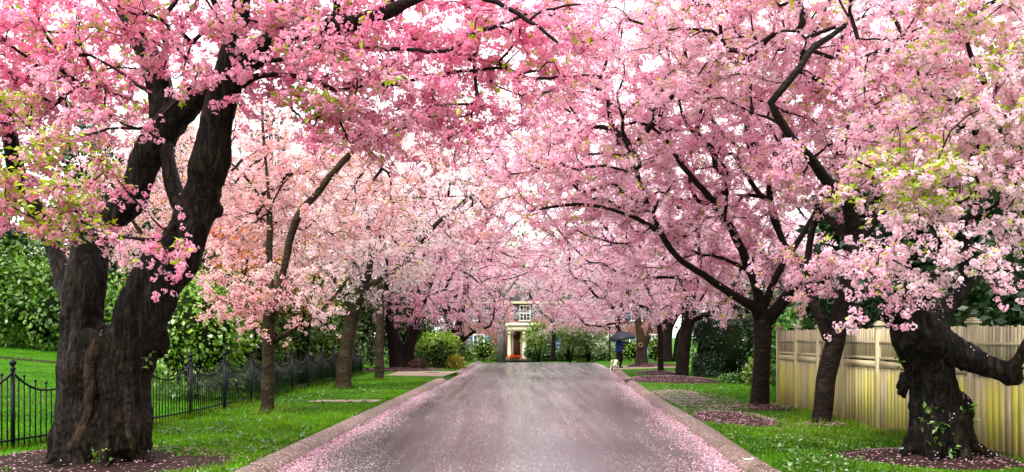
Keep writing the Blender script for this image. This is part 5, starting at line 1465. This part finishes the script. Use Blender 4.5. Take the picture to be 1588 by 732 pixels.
# ---------------------------------------------------------------- iron fence
fx = interp_table([(9, -7.6), (11.2, -7.38), (13.3, -7.1), (14.8, -6.82), (16.5, -6.5), (18.4, -6.33), (20.5, -6.3), (48, -6.45)])
fe = thing("iron_fence", "black iron fence with scalloped top rail and ball finials along the lawn", "fence", (float(fx(16.5)), 16.5, .1))
posts = [11.2, 13.3, 14.8, 16.5, 18.4, 20.5] + [20.5 + 2.15 * k for k in range(1, 10)]
pick_me = {}
def picket_mesh(h, ball):
    key = (round(h / .02), ball)
    if key not in pick_me:
        h = key[0] * .02
        mb = MB(); mb.box(-.0075, .0075, -.0075, .0075, 0, h)
        if ball: mb.ball((0, 0, h + .018), .024, 7, 4)
        V = np.vstack(mb.V); me = make_mesh("picket", V, [np.vstack(mb.Q)], False); me.materials.append(M['iron']); pick_me[key] = me
    return pick_me[key]
pm_ = MB(); pm_.box(-.022, .022, -.022, .022, -.1, 1.13); pm_.lathe((0, 0, 1.13), [(.04, 0), (.044, .02), (.025, .035), (.02, .05), (.042, .075), (.05, .1), (.04, .125), (.0, .145)], 10)
post_me = make_mesh("post", np.vstack(pm_.V), [np.vstack(pm_.Q)], False); post_me.materials.append(M['iron'])
rail_z = lambda u: .80 + .29 * abs(2 * u - 1) ** 2.2
for k, y in enumerate(posts):
    x = float(fx(y)); piece("post", post_me, (x, y, float(gz(x, y))), fe)
    if k + 1 == len(posts): break
    y2 = posts[k + 1]; n_ = max(6, int((y2 - y) / .115))
    us = np.linspace(0, 1, 15)
    rl = MB(); rl.tube([(float(fx(lerp(y, y2, u))), lerp(y, y2, u), float(gz(float(fx(y)), y)) + rail_z(u)) for u in us], .017, 6, False)
    rl.build("top_rail", M['iron'], fe, True)
    rb = MB(); rb.bar((float(fx(y)), y, float(gz(x, y)) + .13), (float(fx(y2)), y2, float(gz(x, y)) + .13), .03, .03); rb.build("bottom_rail", M['iron'], fe)
    for j in range(1, n_):
        u = j / n_; q = lerp(y, y2, u); xq = float(fx(q))
        ball = j % 2 == 0
        piece("picket", picket_mesh(rail_z(u) - .04 + (.10 if ball else 0), ball), (xq, q, float(gz(xq, q)) + .03), fe)

# ---------------------------------------------------------------- board fence
bf = thing("board_fence", "tall weathered board fence stained yellow green with a slatted top", "fence", (6.2, 16, .1))
pts = [(9.0, 22.3), (7.6, 22.0), (6.2, 21.7), (6.2, 20.3), (6.2, 18.85), (6.2, 17.4), (6.21, 15.8), (6.26, 14.35), (6.36, 12.9), (6.5, 11.45), (6.68, 10.0), (6.9, 8.5)]
def box_mesh(name, x0, x1, y0, y1, z0, z1, mat, slant=0.0):
    mb = MB(); mb.box(x0, x1, y0, y1, z0, z1); V = np.vstack(mb.V)
    me = make_mesh(name, V, [np.vstack(mb.Q)]); me.materials.append(M[mat]); return me
bmes = [box_mesh("board", -.012, .012, -.0685, .0685, .05, 1.09 + .004 * k, 'board') for k in range(3)]
pmes = [box_mesh("slat", -.009, .009, -.024, .024, 1.27, 1.755 + .006 * k, 'fencewood') for k in range(3)]
ppm = MB(); ppm.box(-.055, .055, -.055, .055, -.1, 1.80); ppm.box(-.08, .08, -.08, .08, 1.80, 1.835); ppm.box(-.062, .062, -.062, .062, 1.835, 1.865); ppm.box(-.035, .035, -.035, .035, 1.865, 1.885)
ppme = make_mesh("fence_post", np.vstack(ppm.V), [np.vstack(ppm.Q)]); ppme.materials.append(M['fencewood'])
for k, (x, y) in enumerate(pts):
    piece("fence_post", ppme, (x, y, .08), bf, .0)
    if k + 1 == len(pts): break
    a, b_ = np.array([x, y, .08]), np.array([*pts[k + 1], .08])
    L_ = np.linalg.norm(b_ - a); d = (b_ - a) / L_; s = np.array([d[1], -d[0], 0])          # s points to the road
    rz = math.atan2(d[1], d[0]) - math.pi / 2
    if s[0] > 0 and abs(s[0]) > .5: s = -s
    if abs(s[0]) < .5 and s[1] > 0: s = -s
    rb = lambda nm, z0, z1, w, off: MB().bar(a + d * .056 + s * off + np.array([0, 0, (z0 + z1) / 2]), b_ - d * .056 + s * off + np.array([0, 0, (z0 + z1) / 2]), w, z1 - z0).build(nm, M['fencewood'], bf)
    rb("rail", 1.095, 1.205, .05, .012); rb("rail", 1.232, 1.275, .06, .0); rb("rail", 1.50, 1.545, .024, .024); rb("rail", .045, .10, .03, -.03)
    nb = 10; w = (L_ - .12) / nb
    for j in range(nb):
        p = a + d * (.06 + w * (j + .5)) + s * (.003 * ((j * 7 + k) % 3))
        bo_ = piece("board", bmes[(j + k) % 3], p + s * random.uniform(0, .006), bf, rz + random.uniform(-.02, .02), (1, w / .1385 * random.uniform(.93, 1.0), random.uniform(.985, 1.0)))
        bo_.rotation_euler.x = random.uniform(-.004, .004)
    npk = 18; w = (L_ - .12) / npk
    for j in range(npk):
        sl_ = piece("slat", pmes[(j * 2 + k) % 3], np.array([0, 0, random.uniform(-.012, .008)]) + a + d * (.06 + w * (j + .5)) - s * .0, bf, rz)
        sl_.rotation_euler.x = random.uniform(-.008, .008)

# ---------------------------------------------------------------- logs
lg = MB(); lg.tube([P(654, 583, 41.5), P(667, 583, 41.3), P(680, 583, 41.0)], [.15, .17, .15], 10, True, .25, 3)
tag(lg.build("log", M['log'], None, True), "short dark log lying on the verge edge by the driveway", "log")
lg = MB(); lg.ball(P(646, 567, 45.2), (.42, .4, .33), 12, 8, .35, 6)
lg.tube([P(640, 572, 45.0), P(656, 560, 45.2)], [.2, .24], 10, True, .2, 1)
tag(lg.build("stump", M['log'], None, True), "ragged reddish stump at the foot of the double trunked cherry", "stump")

# ---------------------------------------------------------------- brick house
HYD = 90.0
hz0 = float(gz(0, HYD)) - .05
h = thing("brick_house", "two storey red brick house with slate blue shutters and a cream pillared porch", "house", (5, HYD, hz0))
X0, X1 = -5.2, 15.2
wb = MB(); wb.box(X0, X1, HYD, HYD + 9, hz0, 5.15); wb.build("wall", M['brick'], h)
rb = MB()
rb.add([(X0 - .5, HYD - .5, 5.15), (X1 + .5, HYD - .5, 5.15), (X1 + .5, HYD + 9.5, 5.15), (X0 - .5, HYD + 9.5, 5.15), (X0 - .5, HYD + 4.5, 8.4), (X1 + .5, HYD + 4.5, 8.4)], T=[(0, 4, 3), (1, 2, 5)], Q=[(0, 1, 5, 4), (2, 3, 4, 5), (0, 3, 2, 1)])
rf = rb.build("roof", M['roof'], h)
cb_ = MB(); cb_.box(9, 10, HYD + 4, HYD + 5, 7.4, 9.8); cb_.build("chimney", M['brick'], rf)
eb_ = MB(); eb_.box(X0 - .45, X1 + .45, HYD - .42, HYD - .012, 4.86, 5.145); eb_.build("cornice", M['cream'], h)
def window(xc, zc, w, hh):
    y = HYD
    fr = MB()
    for (a, b_, c_, d_) in ((xc - w / 2 - .08, xc - w / 2, zc - hh / 2, zc + hh / 2), (xc + w / 2, xc + w / 2 + .08, zc - hh / 2, zc + hh / 2), (xc - w / 2 - .08, xc + w / 2 + .08, zc + hh / 2, zc + hh / 2 + .12)):
        fr.box(a, b_, y - .06, y + .02, c_, d_)
    fr.box(xc - w / 2 - .14, xc + w / 2 + .14, y - .12, y + .02, zc - hh / 2 - .1, zc - hh / 2)
    f = fr.build("window", M['white'], h)
    p = MB(); p.box(xc - w / 2, xc + w / 2, y - .012, y - .004, zc - hh / 2, zc + hh / 2); p.build("pane", M['glass'], f)
    mu = MB()
    mu.box(xc - w / 2, xc + w / 2, y - .05, y - .013, zc - .035, zc + .035)
    for q in (-1, 1):
        mu.box(xc + q * w / 6 - .018, xc + q * w / 6 + .018, y - .035, y - .014, zc - hh / 2, zc - .036); mu.box(xc + q * w / 6 - .018, xc + q * w / 6 + .018, y - .035, y - .014, zc + .036, zc + hh / 2)
        mu.box(xc - w / 2, xc - w / 6 - .019, y - .033, y - .015, zc + q * hh / 4 - .015, zc + q * hh / 4 + .015)
        mu.box(xc + w / 6 + .019, xc + w / 2, y - .033, y - .015, zc + q * hh / 4 - .015, zc + q * hh / 4 + .015)
    mu.build("sash", M['white'], f)
    for q in (-1, 1):
        sb = MB(); c_ = xc + q * (w / 2 + .08 + .3)
        sb.box(c_ - .28, c_ + .28, y - .055, y - .006, zc - hh / 2, zc + hh / 2)
        for r_ in range(5): sb.box(c_ - .2, c_ + .2, y - .075, y - .056, zc - hh / 2 + .12 + r_ * hh / 5.2, zc - hh / 2 + .12 + r_ * hh / 5.2 + .17)
        sb.build("shutter", M['shutter'], h)
for xc in (-3.2, 3.6, 7.2, 10.8, 13.6): window(xc, .95, .95, 1.7)
for xc in (-3.2, 1.25, 4.8, 8.4, 12): window(xc, 3.95, .9, 1.35)
# porch
pc = MB(); pc.box(-.55, 2.6, 87.3, HYD - .004, 2.2, 2.72); pc.box(-.68, 2.73, 87.17, HYD - .004, 2.721, 2.86); pc.box(-.6, 2.65, 87.25, HYD - .004, 2.861, 2.98)
po = pc.build("porch_roof", M['cream'], h)
for xc, yc in ((-.25, 87.55), (1.12, 87.55), (2.3, 87.55)):
    cb_ = MB(); cb_.lathe((xc, yc, hz0 + .15), [(0, 0), (.24, 0), (.24, .1), (.19, .14), (.19, .18), (.17, .9), (.145, 2.2), (.17, 2.24), (.2, 2.3), (.22, 2.3), (.22, 2.2 - hz0 - .15), (0, 2.2 - hz0 - .151)], 14)
    cb_.build("column", M['cream'], h, True)
st_ = MB(); st_.box(-.6, 2.65, 87.1, HYD - .004, hz0 - .1, hz0 + .15); st_.build("porch_step", M['stone'], h)
dr_ = MB(); dr_.box(.15, .75, HYD - .05, HYD - .005, hz0 + .16, 1.95); do = dr_.build("door", M['reddoor'], h)
pn = MB(); pn.box(.8, 1.45, HYD - .09, HYD - .006, hz0 + .16, 2.15); pn.box(-.02, .13, HYD - .09, HYD - .006, hz0 + .16, 2.15); pn.build("door_surround", M['cream'], h)
hb = MB(); hb.ball((.66, HYD - .09, .6), .04, 8, 6); hb.build("handle", M['iron'], do)
fl = thing("flower_bed", "patch of red flowers at the porch step", "flowers", (.15, 86.6, hz0))
q = np.c_[.1 + rng.normal(0, .5, 260), 86.5 + rng.normal(0, .2, 260), hz0 + .12 + .3 * rng.random(260)]
V, Q, C = leaf_cloud(q, np.tile([0, -.3, 1.0], (260, 1)), .16, (.5, .02, .015), (.75, .08, .04)); link("red_flower", make_mesh("red_flower", V - root_loc(fl), [Q], False, C), M['petal'], fl)['kind'] = 'stuff'
V, Q, C = leaf_cloud(q - np.array([0, 0, .1]), np.tile([0, -.3, 1.0], (260, 1)), .16, MG1, MG2); link("foliage", make_mesh("foliage", V - root_loc(fl), [Q], False, C), M['leaf'], fl)

# thin pole and blue post
p = P(945.5, 555, 74); zg = float(gz(p[0], 74))
tp = thing("garden_pole", "thin dark pole on the lawn left of the umbrella", "pole", (p[0], 74, zg))
mb = MB(); mb.tube([(p[0], 74, zg - .1), (p[0], 74, 2.3)], [.06, .05], 8); mb.build("shaft", M['iron'], tp, True)
mb = MB(); mb.lathe((p[0], 74, 2.3), [(.07, 0), (.12, .05), (.13, .25), (.16, .27), (.05, .4), (0, .45)], 8); mb.build("cap", M['iron'], tp)
p = P(1003, 562, 57); zg = float(gz(p[0], 57))
bp = thing("garden_post", "short slate blue post just behind the knot hole tree", "post", (p[0], 57, zg))
mb = MB(); mb.box(p[0] - .08, p[0] + .08, 56.92, 57.08, zg - .1, 1.0); mb.build("shaft", M['bluepost'], bp)
mb = MB(); mb.box(p[0] - .11, p[0] + .11, 56.89, 57.11, 1.0, 1.06); mb.build("cap", M['bluepost'], bp)

# ---------------------------------------------------------------- the dog walker
PX, PY = 5.42, 47.4
PZ = float(gz(PX, PY)) if PY < 45 else .106
PZ = .11
pr_ = thing("person", "person in navy jacket and black trousers walking under an umbrella, one arm stretched out", "person", (PX, PY, PZ))
def B(x, y, z): return np.array([PX + x, PY + y, PZ + z])
def limb_tube(mb, pts, n=10): mb.tube([p[:3] for p in pts], [p[3] for p in pts], n)
def bp4(x, y, z, r): return (*B(x, y, z), r)
hip_l, hip_r = (0.0, .10, .86), (0.0, -.10, .86)
SH = 1.36
body = MB()
body.tube([B(-.01, 0, .80), B(0, 0, .92), B(.01, 0, 1.08), B(.03, 0, 1.24), B(.04, 0, SH), B(.05, 0, 1.43)], [.13, .15, .14, .165, .13, .055], 14)
body.tube([B(.05, 0, 1.40), B(.065, 0, 1.50)], [.052, .05], 10)
body.ball(B(.09, 0, 1.585), (.095, .075, .118), 14, 10); body.ball(B(.185, 0, 1.575), (.022, .014, .022), 8, 6)
for sy in (-1, 1): body.ball(B(.08, sy * .075, 1.58), (.018, .012, .03), 8, 6)
body.ball(B(.13, 0, 1.50), (.045, .04, .03), 8, 6)
legs = {'a': [(0, .09, .84, .095), (.10, .09, .66, .082), (.15, .09, .46, .056), (.10, .09, .26, .052), (.06, .09, .08, .04)],
        'b': [(-.02, -.09, .84, .095), (-.02, -.09, .64, .082), (-.05, -.09, .45, .056), (-.13, -.09, .26, .05), (-.19, -.09, .09, .04)]}
for L in legs.values(): limb_tube(body, [bp4(*q) for q in L])
arms = {'a': [(.04, -.17, 1.33, .058), (.20, -.20, 1.29, .046), (.32, -.20, 1.27, .04), (.44, -.19, 1.275, .034), (.53, -.18, 1.27, .026)],
        'b': [(.04, .17, 1.33, .058), (.10, .22, 1.14, .046), (.17, .2, 1.07, .04), (.24, .10, 1.16, .033), (.26, .06, 1.2, .027)]}
for L in arms.values(): limb_tube(body, [bp4(*q) for q in L])
body.ball(B(.575, -.18, 1.265), (.045, .022, .04), 10, 8); body.ball(B(.265, .045, 1.235), (.03, .028, .042), 10, 8)
for k in range(4):                                  # fingers: stretched hand slightly curled, other hand round the shaft
    l_ = (.06, .068, .064, .05)[k]; z = 1.292 - k * .019
    body.tube([B(.605, -.18, z), B(.605 + l_ * .55, -.182, z - .006), B(.605 + l_, -.176, z - .024)], [.0095, .009, .0075], 6)
    z = 1.205 + k * .021
    body.tube([B(.285, .045, z), B(.305, .018, z), B(.285, -.006, z), B(.262, .004, z)], [.0095, .009, .0085, .0075], 6)
body.tube([B(.56, -.185, 1.30), B(.585, -.195, 1.325), B(.61, -.195, 1.335)], [.011, .01, .008], 6)
body.tube([B(.25, .03, 1.26), B(.262, .0, 1.275), B(.275, -.012, 1.272)], [.011, .01, .008], 6)
bo = body.build("body", M['skin'], pr_, True)
rm = bo.modifiers.new("skin", 'REMESH'); rm.mode = 'VOXEL'; rm.voxel_size = .0075; rm.use_smooth_shade = True
fe_ = MB()
for sy in (-1, 1): fe_.ball(B(.178, sy * .032, 1.6), (.008, .012, .008), 8, 6)
fe_.build("eyes", M['hair'], pr_)
mo = MB(); mo.ball(B(.176, 0, 1.533), (.008, .024, .006), 8, 6); M['lip'] = simple('lips', (.3, .1, .09), (.35, .12, .1), 5, .5, 0); mo.build("mouth", M['lip'], pr_)
def cloth(name, mat, fn, vox=.011):
    mb = MB(); fn(mb); o = mb.build(name, M[mat], pr_, True)
    r_ = o.modifiers.new("skin", 'REMESH'); r_.mode = 'VOXEL'; r_.voxel_size = vox; r_.use_smooth_shade = True
    tx = bpy.data.textures.new(name + " folds", 'CLOUDS'); tx.noise_scale = .09
    d_ = o.modifiers.new("folds", 'DISPLACE'); d_.texture = tx; d_.strength = .022; d_.mid_level = .5
    return o
def jk(mb):
    mb.tube([B(-.02, 0, .78), B(-.01, 0, .92), B(.01, 0, 1.08), B(.03, 0, 1.24), B(.04, 0, SH), B(.05, 0, 1.445)], [.175, .178, .165, .188, .155, .075], 16)
    for L in arms.values(): limb_tube(mb, [bp4(q[0], q[1], q[2], q[3] + .017) for q in L[:4]] + [bp4(*lerp(np.array(L[3]), np.array(L[4]), .7)[:3], L[4][3] + .016)])
cloth("jacket", 'navy', jk)
def tr_(mb):
    mb.tube([B(-.01, 0, .78), B(-.005, 0, .95)], [.15, .155], 14)
    for L in legs.values(): limb_tube(mb, [bp4(q[0], q[1], q[2], q[3] + .016) for q in L])
cloth("trousers", 'trouser', tr_)
def sh_(mb):
    mb.tube([B(.04, .09, .06), B(.10, .09, .05), B(.2, .092, .035)], [.05, .05, .036], 10)
    mb.tube([B(-.215, -.09, .10), B(-.16, -.09, .05), B(-.075, -.092, .032)], [.045, .05, .034], 10)
cloth("shoes", 'trouser', sh_, .008)
hr = MB(); hr.ball(B(.06, 0, 1.61), (.105, .092, .112), 14, 10, .08, 3); hr.ball(B(-.01, 0, 1.53), (.06, .075, .09), 10, 8, .1, 5); hr.build("hair", M['hair'], pr_, True)

# umbrella, tilted towards the camera side
USC = 1.1
um = thing("umbrella", "dark blue grey umbrella held over the walking person", "umbrella", tuple(B(.275, .012, 1.12)))
uc = B(.12, 0, 1.86); ud = np.array([-.13, -.06, 1.0]); ud /= np.linalg.norm(ud)
us_ = np.cross(ud, [0, 1.0, 0]); us_ /= np.linalg.norm(us_); uw = np.cross(ud, us_)
mb = MB(); prof = [(0.02, 0), (.22, -.03), (.44, -.12), (.61, -.25), (.72, -.42)]
nseg = 32; Vu = []
for r_, z in prof:
    for k in range(nseg):
        t = 2 * math.pi * k / nseg
        sc_ = abs(math.sin(4 * t))
        rr = r_ * (1 - .05 * sc_); zz = z * 1.05 + .035 * sc_ * (r_ / .72) ** 2
        Vu.append(uc + us_ * rr * math.cos(t) + uw * rr * math.sin(t) + ud * zz)
Qu = [(a * nseg + k, (a + 1) * nseg + k, (a + 1) * nseg + (k + 1) % nseg, a * nseg + (k + 1) % nseg) for a in range(len(prof) - 1) for k in range(nseg)]
mb.add(Vu, Q=Qu); ca = mb.build("canopy", M['umbrella'], um, True)
sd = ca.modifiers.new("cloth", 'SOLIDIFY'); sd.thickness = .004
for k in range(8):
    t = 2 * math.pi * k / 8
    rbm = MB(); rbm.tube([uc + us_ * r_ * .99 * math.cos(t) + uw * r_ * .99 * math.sin(t) + ud * (z * 1.05 - .012) for r_, z in prof], .006, 5); rbm.build("rib", M['iron'], um, True)
hp = B(.275, .012, 1.14)
sh = MB(); sh.tube([hp, uc + ud * .09], [.008, .008], 8); sh.build("shaft", M['iron'], um, True)
hd = MB(); hd.tube([hp + ud * .1, hp, hp + np.array([.0, 0, -.05]), hp + np.array([.03, 0, -.075]), hp + np.array([.06, 0, -.05])], .013, 8); hd.build("handle", M['trouser'], um, True)

# dog, small and cream, trotting away beside the kerb
DX, DY, DZ = 4.9, 45.0, .02
dg = thing("dog", "small fluffy cream dog trotting beside the person at the kerb end", "dog", (DX, DY, DZ))
ca_, sa_ = math.cos(math.radians(62)), math.sin(math.radians(62))
def D(x, y, z): return np.array([DX + (x * ca_ - y * sa_) * 1.15, DY + (x * sa_ + y * ca_) * 1.15, DZ + z * 1.15])
mb = MB()
mb.tube([D(-.2, 0, .27), D(-.12, 0, .275), D(0, 0, .26), D(.1, 0, .265), D(.17, 0, .30)], [.07, .085, .085, .1, .07], 12)
mb.tube([D(.15, 0, .30), D(.2, 0, .37), D(.23, 0, .40)], [.07, .06, .055], 10)
mb.ball(D(.25, 0, .43), (.075, .07, .068), 12, 8); mb.tube([D(.28, 0, .42), D(.34, 0, .405)], [.04, .026], 8)
for sy in (-1, 1):
    mb.tube([D(.235, sy * .05, .48), D(.22, sy * .075, .45), D(.22, sy * .08, .39)], [.018, .026, .014], 7)
    mb.tube([D(.12, sy * .055, .25), D(.13 + .03 * sy, sy * .055, .14), D(.11 + .05 * sy, sy * .055, .07), D(.12 + .06 * sy, sy * .055, .015), D(.15 + .06 * sy, sy * .055, .012)], [.05, .034, .026, .024, .02], 8)
    mb.tube([D(-.16, sy * .055, .26), D(-.12 - .03 * sy, sy * .06, .17), D(-.2 - .03 * sy, sy * .06, .1), D(-.18 - .04 * sy, sy * .06, .015), D(-.15 - .04 * sy, sy * .06, .012)], [.06, .045, .027, .024, .02], 8)
mb.tube([D(-.2, 0, .3), D(-.26, 0, .38), D(-.24, .0, .45), D(-.17, 0, .46)], [.03, .04, .042, .02], 8)
do_ = mb.build("body", M['fur'], dg, True)
rm = do_.modifiers.new("skin", 'REMESH'); rm.mode = 'VOXEL'; rm.voxel_size = .009; rm.use_smooth_shade = True
tx = bpy.data.textures.new("fur tufts", 'CLOUDS'); tx.noise_scale = .03
d_ = do_.modifiers.new("tufts", 'DISPLACE'); d_.texture = tx; d_.strength = .03; d_.mid_level = .4
nb_ = MB(); nb_.ball(D(.375, 0, .412), .016, 8, 6); nb_.build("nose", M['nose'], dg, True)
eb2 = MB()
for sy in (-1, 1): eb2.ball(D(.325, sy * .035, .452), .011, 8, 6)
eb2.build("eyes", M['nose'], dg, True)
